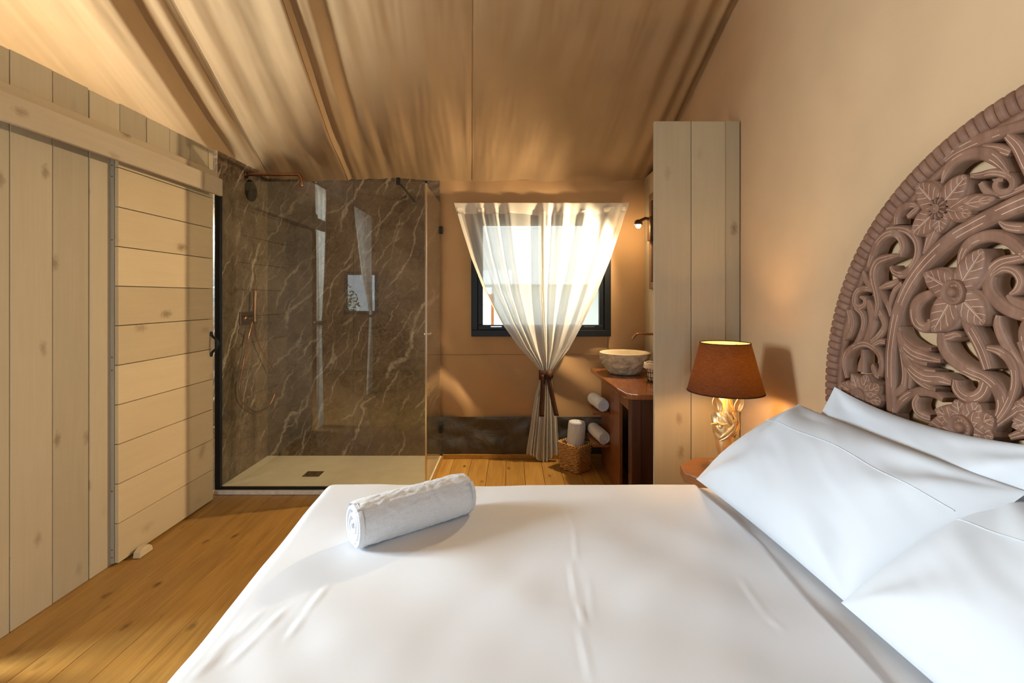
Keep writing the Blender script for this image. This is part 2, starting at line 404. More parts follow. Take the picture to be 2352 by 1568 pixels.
# ceiling canvas: panels fan towards the eave, sagging in folds
FOLD = [(-5, .02), (-4.2, .0), (-3.5, .07), (-3.05, .045), (-2.82, .07), (-2.56, .125), (-2.455, .118), (-2.375, .02), (-2.31, .03), (-2.24, .045), (-2.175, .015), (-2.165, .0), (-2.155, .018), (-2.02, .05),
        (-1.93, .04), (-1.82, .062), (-1.68, .052), (-1.55, .080), (-1.475, .088), (-1.465, .08), (-1.435, .035), (-1.39, .055), (-1.345, .05), (-1.26, .004), (-1.17, .018), (-1.10, .012), (-.98, .028), (-.86, .022), (-.7, .032), (-.52, .028),
        (-.42, .026), (-.37, .020), (-.355, .016), (-.34, .020), (-.25, .024), (-.1, .018), (.06, .026), (.2, .02), (.35, .03), (.5, .024), (.66, .036), (.80, .026), (.92, .042), (1.0, .022), (1.07, .040), (1.14, .012), (1.18, .03), (1.24, .0), (1.5, .0)]
def kq(q): return .08-.03*(q+.3)
def ceil_pt(q, d):
    r = YB-abs(d)
    g = .22+.78*smooth(r/.75)
    diag = .0 if q < .3 else (q-.3)*.0
    h = sinterp(FOLD, q)*g*1.35
    sl = d*(.25 if q > -.4 else -.1)
    h += (.013*N3((q+sl)*7, d*.7, 3)+.0055*N3((q+sl)*19, d*1.5, 8)+.0035*N3(q*34+d*2, d*5, 18))*(.4+.6*smooth(r/.5))+.012*N3(q*2.0, d*.7, 1)
    h += .006*max(0, 1-r/.9)*math.sin((q*5.5+d*2.4)*2.2)
    return (q+kq(q)*r, d, roof_z(d)-h)
def make_ceiling(name, d0, d1, label):
    qs = [-4.1+.0125*i for i in range(int(5.62/.0125)+1)]; ds = [lerp(d0, d1, j/44) for j in range(45)]
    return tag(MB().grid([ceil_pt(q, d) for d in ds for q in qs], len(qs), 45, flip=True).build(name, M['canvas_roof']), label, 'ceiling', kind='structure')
ceiling = make_ceiling('ceiling', 4.36, 0.0, 'sloping tan canvas tent roof with hanging folds and stitched seams')
ceil2 = make_ceiling('ceiling_rear', 0.0, -2.6, 'far slope of the tan canvas roof behind the bed')
for q in (-2.165, -1.465, -.355, 1.20):
    m = MB(); pts = []
    for i in range(60):
        d = lerp(4.34, .0, i/59); p = Vector(ceil_pt(q, d)); pts.append(p+Vector((0, 0, -.002)))
    m.tube(pts, .0022, 5).build('seam', M['seam'], ceiling)
# back wall: canvas with a window hole
WX0, WX1, WZ0, WZ1 = -.363, .881, 1.092, 2.185
def lines(a, b, step, extra):
    v = [a+step*i for i in range(int((b-a)/step)+1)]+[b]
    v = [q for q in v if all(abs(q-e) > step*.45 for e in extra)]+[e for e in extra if a <= e <= b]
    return sorted(set(v))
def wall_grid(us, vs, fn, holes, name, m, flip=False):
    mb = MB(); idx = {}; vt = []; fs = []
    for j, v in enumerate(vs):
        for i, u in enumerate(us): idx[i, j] = len(vt); vt.append(fn(u, v))
    for j in range(len(vs)-1):
        for i in range(len(us)-1):
            cu, cv = (us[i]+us[i+1])/2, (vs[j]+vs[j+1])/2
            if any(a < cu < b and c < cv < d for a, b, c, d in holes): continue
            q = (idx[i, j], idx[i+1, j], idx[i+1, j+1], idx[i, j+1]); fs.append(q[::-1] if flip else q)
    return mb.add(vt, fs, True).build(name, m)
def back_fn(u, v):
    edge = min(1, max(0, max(WX0-u, u-WX1, WZ0-v, v-WZ1)/.12))
    a = .021*math.exp(-((v-.75)/.45)**2)*math.sin((u*1.0+v*1.25)*10+1.2*N3(u*1.4, v*1.4, 5))
    a += .010*N3(u*2, v*2.4, 2)+.003*N3(u*9, v*9, 4)
    if u < -.3: a += .014*math.exp(-((u+.45)/.12)**2)*math.sin(v*4.2+u*14)
    return (u, YB+.012-a*edge, v)
us = lines(-2.3, 1.42, .035, [WX0+.02, WX1-.02]); vz = lines(.0, 2.545, .035, [WZ0+.02, WZ1-.02])
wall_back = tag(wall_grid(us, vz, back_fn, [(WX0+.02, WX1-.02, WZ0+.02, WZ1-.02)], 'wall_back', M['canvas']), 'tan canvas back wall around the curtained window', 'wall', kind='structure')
def seam_strip(p, q, n=24, r=.0018):
    m = MB(); m.tube([Vector(back_fn(lerp(p[0], q[0], i/n), lerp(p[1], q[1], i/n)))+Vector((0, -.002, 0)) for i in range(n+1)], r, 5); m.build('seam', M['seam'], wall_back)
seam_strip((-.64, .926), (.92, .926)); seam_strip((.86, 1.08), (.865, .38)); seam_strip((-.64, 2.497), (1.2, 2.497))
# dark skirt
def skirt_fn(i, j, nu, nv):
    u = lerp(-.66, 1.2, i/(nu-1)); v = lerp(.035, .372, j/(nv-1))
    w = .022*N3(u*3.0+v*5, v*6, 11)+.018*abs(N3(u*3.4-v*7, v*5+u*3, 21))+.005*N3(u*11, v*11, 3)
    return (u, YB-.008-w*math.sin(PI*min(1, max(0, j/(nv-1))))**.5, v)
sk = MB().grid([skirt_fn(i, j, 120, 24) for j in range(24) for i in range(120)], 120, 24).build('skirt', M['pvc'], wall_back, label='dark plastic splash skirt along the foot of the canvas')
bb = box('baseboard_back', M['floor'], -.62, 1.18, YB-.022, YB-.004, .0, .040, bevel=.003)
tag(bb, 'thin orange pine strip under the dark skirt of the back wall', 'baseboard', kind='structure')
# right gable canvas
ys = lines(-2.6, 4.36, .06, []); 
def right_fn(y, s):
    top = roof_z(y)+.02; z = lerp(0.0, top, s)
    x_ = XW+.006*N3(y*1.3, z*1.2, 7)+.035*smooth((z-2.35)/.6)*min(1, (YB-abs(y))/1.5)
    if abs(y) > 4.2: x_ -= .0
    return (x_, y, z)
ss = [i/50 for i in range(51)]
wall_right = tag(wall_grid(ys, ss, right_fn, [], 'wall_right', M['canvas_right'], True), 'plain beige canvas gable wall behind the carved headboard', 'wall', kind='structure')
# outer left wall and rear wall (seen in the shower glass), with their windows
def out_fn(y, s): return (-3.82, y, lerp(0, roof_z(y)+.25, s))
W3 = (1.0, 2.05, 1.25, 2.35)
def out_fn2(y, z): return (-3.82, y, min(z, roof_z(y)+.25))
tag(wall_grid(lines(-2.6, 4.36, .12, [W3[0], W3[1]]), lines(0, 4.7, .12, [W3[2], W3[3]]), out_fn2, [W3], 'wall_outer', M['canvas']), 'tan canvas wall of the living side of the tent', 'wall', kind='structure')
W2 = (-3.34, -2.66, 1.10, 1.95); D2 = (-1.0, .1, .0, 2.15)
def rear_fn(u, v): return (u, -2.5, min(v, roof_z(2.5)+.1))
tag(wall_grid(lines(-3.85, 1.35, .13, [W2[0], W2[1], D2[0], D2[1]]), lines(0, 3.5, .13, [W2[2], W2[3], D2[3]]), rear_fn, [W2, (D2[0], D2[1], -1, D2[3])], 'wall_rear', M['canvas'], True), 'tan canvas wall behind the camera', 'wall', kind='structure')
def frame_rect(name, axis, a, b, c, d, at, w, depth, m, label, cat, glassy=True, sash=True, mull=0):
    """window of outer size (a..b, c..d) in the plane at depth 'at'; axis is the plane's normal"""
    root = empty(name, (0, at, c) if axis == 'y' else (at, 0, c), label, cat, kind='structure')
    root.location = ((a+b)/2, at, c) if axis == 'y' else (at, (a+b)/2, c)
    def bx(mb, u0, u1, v0, v1, t0, t1):
        if axis == 'y': mb.box(u0, u1, at+t0, at+t1, v0, v1)
        else: mb.box(at+t0, at+t1, u0, u1, v0, v1)
    def rect(nm, o_, ww, t0, t1):
        for (u0, u1, v0, v1) in ((a+o_, b-o_, c+o_, c+o_+ww), (a+o_, b-o_, d-o_-ww, d-o_), (a+o_, a+o_+ww, c+o_+ww, d-o_-ww), (b-o_-ww, b-o_, c+o_+ww, d-o_-ww)):
            mb = MB(); bx(mb, u0, u1, v0, v1, t0, t1); mb.build(nm, m, root, .004)
    rect('frame', 0, w*.55, -depth/2, depth/2)
    if sash: rect('sash', w*.55, w*.42, -depth*.28, depth*.42)
    for k in range(mull):
        u = lerp(a, b, (k+1)/(mull+1)); mb = MB(); bx(mb, u-.03, u+.03, c+w, d-w, -depth/3, depth/3); mb.build('mullion', m, root, .004)
    if glassy:
        mb = MB(); bx(mb, a+w*.9, b-w*.9, c+w*.9, d-w*.9, -.003, .003); mb.build('pane', M['glass'], root)
    return root
win1 = frame_rect('window_1', 'y', WX0, WX1, WZ0, WZ1, YB+.005, .105, .075, M['window_frame'], 'black framed window in the back wall behind the sheer curtain', 'window')
mb = MB()
for px in (1140, 1352): mb.box((px-12-1176)*.0039, (px+12-1176)*.0039, YB-.036, YB-.030, 1.178, 1.183)
mb.build('drain_slot', M['chrome'], win1)
frame_rect('window_2', 'y', W2[0], W2[1], W2[2], W2[3], -2.5, .07, .06, M['window_frame'], 'small window reflected in the shower glass', 'window')
frame_rect('window_3', 'x', W3[0], W3[1], W3[2], W3[3], -3.82, .06, .06, M['window_frame'], 'side window of the living area left of the frame', 'window')
frame_rect('door_2', 'y', D2[0], D2[1], D2[2], D2[3], -2.5, .09, .06, M['window_frame'], 'unseen glazed double door added behind the camera for daylight', 'door', mull=1)  # unseen door, added to let in daylight from behind

# left board wall
wl = empty('wall_left', (XL, 2.7, 0), 'wall of upright taupe painted boards with a sliding door', 'wall', kind='structure')
for k in range(9):
    y0 = 2.078+.1945*(k-1); y1 = min(y0+.1945, 3.49)
    if y0 > 3.45: break
    gap = random.choice((.0022, .0025, .0045))
    MB().box(XL-.028, XL+random.uniform(-.002, .002), y0+gap, y1-.0008, .0, 2.505+random.uniform(-.003, .006)).build('plank', M['board_z'], wl, .003)
box('backing', M['board_z'], XL-.075, XL-.029, 1.89, 3.50, .0, 2.49, wl)
tr = empty('trim_1', (XL+.08, 2.65, 2.15), 'long pale timber rail cover above the sliding door', 'trim', kind='structure')
box('rail_cover', M['board_y'], -2.055, -2.030, 1.86, 3.392, 2.150, 2.268, tr, .004)
box('rail_board', M['board_y'], XL+.003, -2.112, 1.86, 3.47, 2.19, 2.338, tr, .004)
box('rail_top', M['board_y'], -2.110, -2.056, 1.86, 3.388, 2.242, 2.264, tr, .003)
door = empty('door_1', (-2.13, 3.0, .012), 'cream sliding door of horizontal boards on the left wall', 'door', kind='structure')
for k in range(11):
    z0 = .0135+.2129*k; z1 = z0+.2129-.004
    if k == 10: z1 = 2.2
    MB().box(-2.136, -2.1155+random.uniform(-.0008, .0008), 2.598, 3.418, z0, z1).build('plank', M['board_door'], door, .002)
box('backing', M['end_grain'], -2.140, -2.1365, 2.602, 3.41, .016, 2.19, door)
mb = MB(); mb.box(-2.157, -2.137, 2.594, 3.41, .012, 2.20); mb.build('end_board', M['end_grain'], door, .001, label='grey edge board with screws')
mb = MB()
for z in (.045, .085, .40, 1.05, 1.12, 1.75, 2.09, 2.15): mb.lathe([(.0001, -.0012), (.0035, -.001), (.0035, .0)], (-2.147, 2.594, z), 'y', 10)
mb.build('screw', M['bronze'], door)
# forged pull handle
hy, hz = 3.392, 1.113
mb = MB()
pts = spline([(-2.110, hy, hz+.072), (-2.100, hy, hz+.052), (-2.078, hy, hz+.035), (-2.066, hy, hz), (-2.078, hy, hz-.035), (-2.100, hy, hz-.052), (-2.110, hy, hz-.072)], 5)
mb.tube(pts, [.006+.005*math.sin(PI*i/(len(pts)-1)) for i in range(len(pts))], 8)
for s in (-1, 1):
    mb.tube([(-2.1145, hy, hz+s*.058), (-2.111, hy, hz+s*.075), (-2.1085, hy, hz+s*.088)], [.010, .012, .006], 8)
mb.build('handle', M['black'], door, label='black forged pull handle')
stop = MB()
prof = [(2.664, .001), (2.764, .001), (2.758, .028), (2.735, .046), (2.69, .044), (2.670, .030)]
n = len(prof); stop.add([(-2.092, y, z) for y, z in prof]+[(-2.052, y, z) for y, z in prof], [tuple(range(n)), tuple(range(n, 2*n))[::-1]]+[(i, n+i, n+(i+1) % n, (i+1) % n) for i in range(n)])
tag(stop.build('door_guide', M['board_door'], None, .003), 'small pale wooden block on the floor guiding the sliding door', 'door guide')

# board partition beside the bedside lamp
YS = 2.654
wp = empty('wall_partition', (1.02, YS+.03, 0), 'short partition of three upright boards behind the bedside lamp', 'wall', kind='structure')
for (x0, x1, yo, zt) in ((.782, .9825, 0, 2.409), (.9855, 1.172, 0.001, 2.409), (1.173, 1.253, .004, 2.412)):
    MB().box(x0, x1, YS+yo, YS+.026+yo, .0, zt).build('plank', M['board_z'], wp, .0025)
box('backing', M['board_z'], .80, 1.253, YS+.032, YS+.055, 0, 2.38, wp)
wb = empty('wall_bathroom', (1.2, 3.5, 0), 'pale board wall of the washing corner behind the basin', 'wall', kind='structure')
for k in range(9):
    y0 = 3.08+.18*k
    if y0 > 4.3: break
    MB().box(1.186, 1.21, y0+.001, min(y0+.179, 4.325), 0, 2.505).build('plank', M['board_z'], wb, .0025)

# ------------------------------------------------------------------ shower
XS = -2.184
ws = empty('wall_shower', (-1.5, YB, 0), 'brown marble slabs lining the shower corner', 'wall', kind='structure')
box('slab', M['marble'], XS, -1.4175, YB-.012, YB-.001, .0, 2.512, ws, .001)
box('slab', M['marble'], -1.4155, -.647, YB-.012, YB-.001, .0, 2.512, ws, .001)
box('slab', M['marble'], -2.262, XS, 3.585, YB-.001, .0, 2.53, ws, .001)
box('end_cap', M['chrome'], XS-.003, XS+.001, 3.580, 3.586, .03, 2.53, ws)
tray = empty('shower_tray', (-1.4, 3.9, 0), 'cream stone shower tray with a square drain', 'shower tray')
box('slab', M['tray'], XS+.001, -.628, 3.536, YB-.013, .0, .028, tray, .004)
box('front_edge', M['white_profile'], XS+.012, -.628, 3.528, 3.535, .001, .029, tray, .001)
box('side_edge', M['floor'], -.627, -.612, 3.53, YB-.024, .0, .030, tray, .002, label='light wooden edging strip')
dr = box('drain', M['chrome'], -1.655, -1.520, 3.80, 3.92, .0285, .032, tray, .001)
mb = MB()
for k in range(5): mb.box(-1.625+k*.016, -1.617+k*.016, 3.83, 3.89, .0322, .0328)
mb.build('drain_slot', M['black'], dr)
scr = empty('shower_screen', (-1.4, 3.56, .03), 'clear glass shower screen with black profile and chrome corner', 'shower screen')
YG = 3.560; GZ = 2.292
box('front_pane', M['glass'], -2.150, -.640, YG-.004, YG+.004, .045, GZ, scr)
box('side_pane', M['glass'], -.640, -.632, YG+.012, YB-.035, .045, GZ-.02, scr)
box('wall_profile', M['black'], XS+.002, -2.142, YG-.014, YG+.014, .030, GZ, scr, .001)
box('bottom_profile', M['black'], -2.142, -.640, YG-.012, YG+.012, .030, .046, scr, .001)
box('corner_profile', M['chrome'], -.640, -.626, YG-.006, YG+.010, .030, GZ-.01, scr, .002)
box('corner_cap', M['black'], -.642, -.622, YG-.008, YG+.012, GZ-.01, GZ+.006, scr, .001)
for z in (2.04, .265): box('hinge', M['black'], -.652, -.618, YB-.040, YB-.012, z-.032, z+.032, scr, .003)
mb = MB(); mb.lathe([(.0001, -.03), (.011, -.03), (.013, -.022), (.008, -.010), (.008, .012), (.013, .02), (.011, .028), (.0001, .028)], (-.636, 3.64, 1.166), 'x', 16)
mb.build('knob', M['chrome'], scr)
mb = MB(); mb.tube([(-.835, YG-.006, GZ+.004), (-.87, YB-.014, GZ+.004)], .009, 10); mb.build('brace_bar', M['black'], scr)
mb = MB(); mb.box(-.852, -.818, YG-.016, YG+.016, GZ-.022, GZ+.030); mb.build('brace_clamp', M['black'], scr, .008)
# rain shower arm
ra = empty('rain_shower', (XS, 3.965, 2.45), 'copper rain shower arm high in the shower corner', 'shower')
az = H+(682-401)*3.965/F
mb = MB(); mb.tube(spline([(XS, 3.965, az), (-1.95, 3.965, az+.001), (-1.775, 3.965, az+.002), (-1.745, 3.965, az-.004), (-1.728, 3.965, az-.028), (-1.726, 3.965, az-.075)], 6), .0115, 10); mb.build('arm', M['copper'], ra)
mb = MB(); mb.lathe([(.030, .0005), (.030, .010), (.022, .016), (.0001, .016)], (XS, 3.965, az), 'x', 24); mb.build('flange', M['bronze'], ra)
mb = MB(); mb.lathe([(.013, 0), (.014, -.02), (.010, -.03), (.0001, -.03)], (-1.726, 3.965, az-.072), 'z', 14); mb.build('nozzle', M['copper'], ra)
mb = MB(); mb.lathe([(.0001, .0006), (.088, .0006), (.090, .006), (.086, .011), (.0001, .012)], (XS, 4.035, H+(682-438)*4.035/F), 'x', 40)
o = mb.build('shower_disc', M['matte_black']); tag(o, 'round black disc mounted flat on the marble under the shower arm', 'shower head')
mx = empty('shower_mixer', (XS, 4.0, 1.27), 'copper hand shower and mixer plate with a looping hose', 'shower mixer')
mz = H-(730-682)*4.0/F
box('plate', M['bronze'], XS+.0005, XS+.014, 3.865, 4.12, mz-.052, mz+.052, mx, .004)
box('shelf', M['bronze'], XS+.014, XS+.05, 3.93, 4.12, mz-.008, mz+.004, mx, .003)
mb = MB(); mb.tube([(XS+.045, 4.02, mz-.03), (XS+.045, 4.02, mz+.03), (XS+.045, 4.025, mz+.225)], .013, 12); mb.build('hand_shower', M['copper'], mx)
mb = MB(); mb.lathe([(.026, .014), (.026, .03), (.022, .036), (.0001, .036)], (XS, 3.92, mz), 'x', 24); mb.build('knob', M['copper'], mx)
hose = [(XS+.040, 3.985, mz-.035)]+[tuple(P(px, py, d)) for px, py, d in [(a, b, 2.155*F/(1176-a)-c) for a, b, c in ((570, 775, .02), (562, 815, 0), (553, 862, 0), (550, 900, 0), (560, 928, 0), (588, 945, .0), (615, 934, .03), (630, 906, .06), (634, 880, .06), (627, 855, .05), (606, 815, .03), (590, 778, .02))]]+[(XS+.047, 4.018, mz-.035)]
mb = MB(); mb.tube(spline(hose, 8), .0065, 8); mb.build('hose', M['copper'], mx)

# ------------------------------------------------------------------ curtains
def curtain(name, to_world, left, right, c0, mid, label, cat, seed, nfold=15, amp=.011, tie_y=None, hdr=(468, 490), bottom=None, tails=True):
    """left/right: tables (t, h) of the outer edges in local height t (0 at the top, downwards, metres)"""
    root = empty(name, to_world(c0, left[-1][0], 0), label, cat)
    T = left[-1][0]; nt = 110
    def panel(nm, s0, s1, m, off, t0, t1, ns, drop=0):
        pts = []
        for j in range(nt):
            t = lerp(t0, t1, j/(nt-1))
            hl, hr = interp(left, t), interp(right, t); wdt = hr-hl
            wid0 = right[0][1]-left[0][1]; comp = wdt/wid0
            for i in range(ns):
                s = lerp(s0, s1, i/(ns-1))
                wob = .014*N3(s*6, t*.5, seed)+.002*N3(s*20, t*.8, seed+3)
                h = lerp(hl, hr, s)+wob*min(1, comp*1.2)
                ph = 2*PI*(s*nfold+.55*N3(s*5, 0, seed+5))
                a = amp*(.35+.65*min(1, t/.12))*(1+.35*(1-comp))
                y = a*math.sin(ph)+.28*a*math.sin(2.3*ph+seed)*comp+off
                tt = t
                if j == nt-1 and bottom: tt = t+bottom(s)
                elif bottom: tt = t+bottom(s)*smooth((t-T+.35)/.35)
                pts.append(to_world(h, tt, y))
        return MB().grid(pts, ns, nt).build(nm, m, root)
    panel('left_panel', 0, mid+.008, M['sheer'], 0, 0, T, 130)
    panel('right_panel', mid-.008, 1, M['sheer'], -.006, 0, T, 130)
    th = hdr
    panel('header', -.002, 1.002, M['hem'], -.004, -.004, th, 200)
    panel('left_hem', 0.0, .022, M['hem'], -.003, th*.8, T, 8); panel('right_hem', .978, 1.0, M['hem'], -.009, th*.8, T, 8)
    panel('centre_hem', mid-.014, mid+.014, M['hem'], -.010, th*.8, T, 8)
    return root
DC = 4.245; ZC = H+(682-467)*DC/F
def lt(y): return (y-467)*DC/F
def lx(px): return (px-1176)*DC/F
Lc = [(467, 1044), (530, 1062), (594, 1082), (670, 1112), (743, 1153), (800, 1194), (835, 1228), (852, 1239), (868, 1240), (900, 1231), (950, 1222), (1050, 1209), (1058, 1209)]
Rc = [(467, 1443), (530, 1424), (597, 1402), (674, 1371), (743, 1339), (800, 1308), (835, 1280), (852, 1268), (868, 1267), (900, 1272), (960, 1279), (1050, 1284), (1058, 1284)]
def c_world(h, t, y): return (h, DC+y, ZC-t)
bot = lambda s: -.050*abs(1-2*s)**1.5-.018*math.sin(s*9)-.004
cur = curtain('window_curtain', c_world, [(lt(y), lx(x)) for y, x in Lc], [(lt(y), lx(x)) for y, x in Rc], lx(1246), .512, 'white sheer curtain gathered by a brown ribbon at the back window', 'curtain', 4, 7.5, .017, hdr=lt(491), bottom=bot)
tieroot = cur
mb = MB(); cx = lx(1254); ring = []
for z in (ZC-lt(848), ZC-lt(869)):
    for k in range(28):
        a = 2*PI*k/28; ring.append((cx+.060*math.cos(a), DC-.002+.044*math.sin(a), z+.010*math.cos(a)))
mb.grid(ring, 28, 2, wrap=True); mb.build('tie_band', M['tie'], cur, solid=.004)
def strip(nm, pts, w, m, parent, y):
    mb = MB(); v = []
    for (px, py) in pts: v += [(lx(px-w/2), y+.004*math.sin(py*.07), ZC-lt(py)), (lx(px+w/2), y+.004*math.sin(py*.07), ZC-lt(py))]
    mb.grid(v, 2, len(pts)); return mb.build(nm, m, parent, solid=.003)
strip('tie_tail', spline([(1246, 858), (1246, 890), (1244, 925), (1243, 953)], 4), 11, M['tie'], cur, DC-.052)
strip('tie_tail', spline([(1258, 858), (1264, 890), (1271, 925), (1277, 951)], 4), 11, M['tie'], cur, DC-.055)
strip('tie_knot', [(1259, 850), (1259, 868)], 13, M['tie'], cur, DC-.058)
# curtains of the opening in the left wall, seen as reflections
def open_curtain(name, ya, yt, yb, label, seed):
    T = 2.66
    L = [(0, ya[0]), (.9, lerp(ya[0], yt, .30)), (1.45, yt-.05), (1.56, yt-.045), (T, yb[0])]
    R = [(0, ya[1]), (.9, lerp(ya[1], yt, .45)), (1.45, yt+.05), (1.56, yt+.045), (T, yb[1])]
    def w(h, t, y): return (XL+.02-y, h, 2.67-t)
    r = curtain(name, w, L, R, yt, .5, label, 'curtain', seed, 12, .012, hdr=.06)
    mb = MB(); ring = []
    for z in (1.14, 1.18):
        for k in range(20): a = 2*PI*k/20; ring.append((XL+.02+.05*math.cos(a), yt+.065*math.sin(a), z))
    mb.grid(ring, 20, 2, wrap=True).build('tie_band', M['tie'], r, solid=.004)
open_curtain('doorway_curtain', (1.58, 1.87), 1.765, (1.66, 1.82), 'sheer curtain tied back at the board wall end of the left opening', 12)
open_curtain('doorway_curtain', (-.25, .60), -.20, (-.28, .02), 'sheer curtain tied back at the far side of the left opening', 15)
mb = MB(); mb.tube([(XL+.02, -.4, 2.68), (XL+.02, 1.93, 2.68)], .012, 8)
tag(mb.build('curtain_rod', M['bronze']), 'thin rod above the curtained opening in the left wall', 'curtain rod')

# ------------------------------------------------------------------ washing corner
van = empty('vanity', (.95, 3.6, 0), 'red brown wooden washstand with open side shelves under the stone basin', 'vanity')
CZ = .822
cpoly = [(.686, 4.22), (.715, 3.30), (.735, 3.12), (.765, 3.085), (.80, 3.075), (1.184, 3.075), (1.184, 4.22)]
MB().prism(cpoly[::-1], CZ-.036, CZ).build('counter_top', M['counter'], van, .006)
box('side_panel', M['vanity'], .772, .790, 3.69, 4.18, .0, CZ-.037, van, .002)
box('stile', M['vanity'], .768, .792, 3.46, 3.66, .0, CZ-.037, van, .003)
box('front_post', M['vanity_shaded'], .765, .83, 3.10, 3.185, .0, CZ-.037, van, .006)
box('front_panel', M['vanity_shaded'], .83, 1.18, 3.115, 3.14, .0, CZ-.037, van, .003)
box('side_rail', M['vanity'], .772, .792, 3.19, 3.46, CZ-.13, CZ-.037, van, .002)
box('back_panel', M['vanity_shaded'], .94, .96, 3.14, 4.18, .0, CZ-.04, van)
for z in (.515, .262):
    sh = MB().box(.636, .771, 3.80, 4.14, z, z+.020).build('shelf', M['vanity'], van, .003)
    box('shelf_edge', M['vanity'], .636, .771, 3.79, 3.80, z-.035, z+.020, sh, .002)
    box('shelf_side', M['vanity'], .630, .637, 3.79, 4.14, z-.035, z+.020, sh, .002)
def towel_roll(name, a, b, r, label, turns=3.2, seed=1, squash=1.0, group=None, res=40, flat=0):
    """rolled towel: spiral section swept from a to b"""
    a, b = Vector(a), Vector(b); ax = (b-a); L = ax.length; ax.normalize()
    up = Vector((0, 0, 1)) if abs(ax.z) < .8 else Vector((0, 1, 0))
    sx = ax.cross(up).normalized(); sy = sx.cross(ax).normalized()
    root = empty(name, (a+b)/2-Vector((0, 0, r)) if abs(ax.z) < .8 else a, label, 'towel', group)
    na = 84; pts = []
    for j in range(res+1):
        t = j/res; e = 1-.06*(abs(2*t-1)**8)
        for k in range(na):
            an = 2*PI*k/na+.9
            rr = r*e*(1+.012*N3(math.cos(an)*1.5, math.sin(an)*1.5, t*4+seed))+.0035*N3(math.cos(an)*9, math.sin(an)*9, t*22+seed*3)+.002*N3(math.cos(an)*30, math.sin(an)*30, t*60+seed)
            if k < 3: rr += r*.03
            c, s_ = math.cos(an), math.sin(an)*squash
            if flat and s_ < -.82: s_ = -.82
            pts.append(a+ax*(t*L)+(sx*c+sy*s_)*rr)
    MB().grid(pts, na, res+1, wrap=True).build('outer_layer', M['towel'], root)
    for sgn, o_ in ((-1, a), (1, b)):      # the coiled end: a spiral wall seen end-on over a recessed disc
        mb = MB(); v = []; n = 150
        for i in range(n+1):
            th = turns*2*PI*i/n; rr = r*(.10+.86*i/n)*(1+.05*N3(math.cos(th), math.sin(th), seed)); w_ = r*.10
            for q, dp in ((-w_, .012), (-w_*.7, -.001), (0, -.004), (w_*.7, -.001), (w_, .012)):
                c, s_ = math.cos(th+.9), math.sin(th+.9)*squash
                if flat and s_*(rr+q)/r < -.80: s_ = -.80*r/(rr+q)
                v.append(o_+(sx*c+sy*s_)*(rr+q)-ax*sgn*dp)
        mb.grid(v, 5, n+1, flip=(sgn < 0)); 
        ds = [o_-ax*sgn*.012]+[o_-ax*sgn*.010+(sx*math.cos(2*PI*k/40)+sy*max(-.80 if flat else -2, math.sin(2*PI*k/40)*squash))*r*.97 for k in range(40)]
        mb.add(ds, [(0, 1+k, 1+(k+1) % 40) if sgn < 0 else (0, 1+(k+1) % 40, 1+k) for k in range(40)], True)
        mb.build('coiled_end', M['towel'], root)
    return root
towel_roll('rolled_towel', (.722, 3.81, .588), (.684, 4.09, .590), .049, 'rolled white towel on the upper shelf of the washstand', 2.6, 2, res=24)
towel_roll('rolled_towel', (.728, 3.80, .333), (.684, 4.09, .335), .049, 'rolled white towel on the lower shelf of the washstand', 2.6, 5, res=24)
# wicker basket
bc = Vector((.527, 4.065, 0)); e1 = Vector((.154, -.185, 0)).normalized(); e2 = Vector((.142, .13, 0)).normalized()
bk = empty('wicker_basket', bc, 'woven rattan basket on the floor under the washstand', 'basket')
def bpath(t, s):   # rounded rectangle perimeter
    hx, hy = .115*s, .092*s; q = (t*4) % 4; i = int(q); f_ = q-i
    cs = [(-hx, -hy), (hx, -hy), (hx, hy), (-hx, hy)]; a, b = cs[i], cs[(i+1) % 4]
    x_, y_ = lerp(a[0], b[0], f_), lerp(a[1], b[1], f_)
    rr = .018
    x_ = max(-hx+0, min(hx, x_)); d_ = min(f_, 1-f_)
    k = 1-.06*max(0, 1-d_/.12)
    return bc+e1*x_*k+e2*y_*k, (e1*(x_/hx if abs(x_) >= abs(hx)*.98 else 0)+e2*(y_/hy if abs(y_) >= abs(hy)*.98 else 0))
NS = 28
for r_ in range(15):
    z = .010+r_*.0138; s = .90+.10*r_/14; pts = []
    for i in range(NS*6+1):
        t_ = i/(NS*6); p, nrm = bpath(t_, s)
        if nrm.length > 0: nrm.normalize()
        pts.append(p+nrm*(.0045*math.sin(PI*(t_*NS+r_)))+Vector((0, 0, z+.002*math.sin(2*PI*t_*9+r_))))
    MB().tube(pts, .0062, 6, False).build('strand', M['wicker'], bk)
mb = MB()
for i in range(NS):
    p0, _ = bpath((i+.5)/NS, .90); p1, _ = bpath((i+.5)/NS, 1.0)
    mb.tube([p0+Vector((0, 0, .002)), p1+Vector((0, 0, .222))], .0042, 6)
mb.build('stake', M['wicker'], bk)
pts = []
for i in range(181):
    p, nrm = bpath(i/180, 1.0); pts.append(p+Vector((0, 0, .218))+Vector((0, 0, .006))*math.sin(i*.9)+nrm*.005*math.cos(i*.9))
MB().tube(pts, .0075, 6, False).build('rim', M['wicker'], bk)
mb = MB(); q = [bpath(i/4+.001, .88)[0]+Vector((0, 0, .006)) for i in range(4)]; mb.add(q, [(0, 1, 2, 3)]); mb.build('basket_floor', M['wicker'], bk, solid=.006)
towel_roll('rolled_towel', tuple(bc+Vector((-.004, .0, .020))), tuple(bc+Vector((.022, .01, .395))), .073, 'rolled white towel standing upright in the wicker basket', 2.8, 9, res=24)
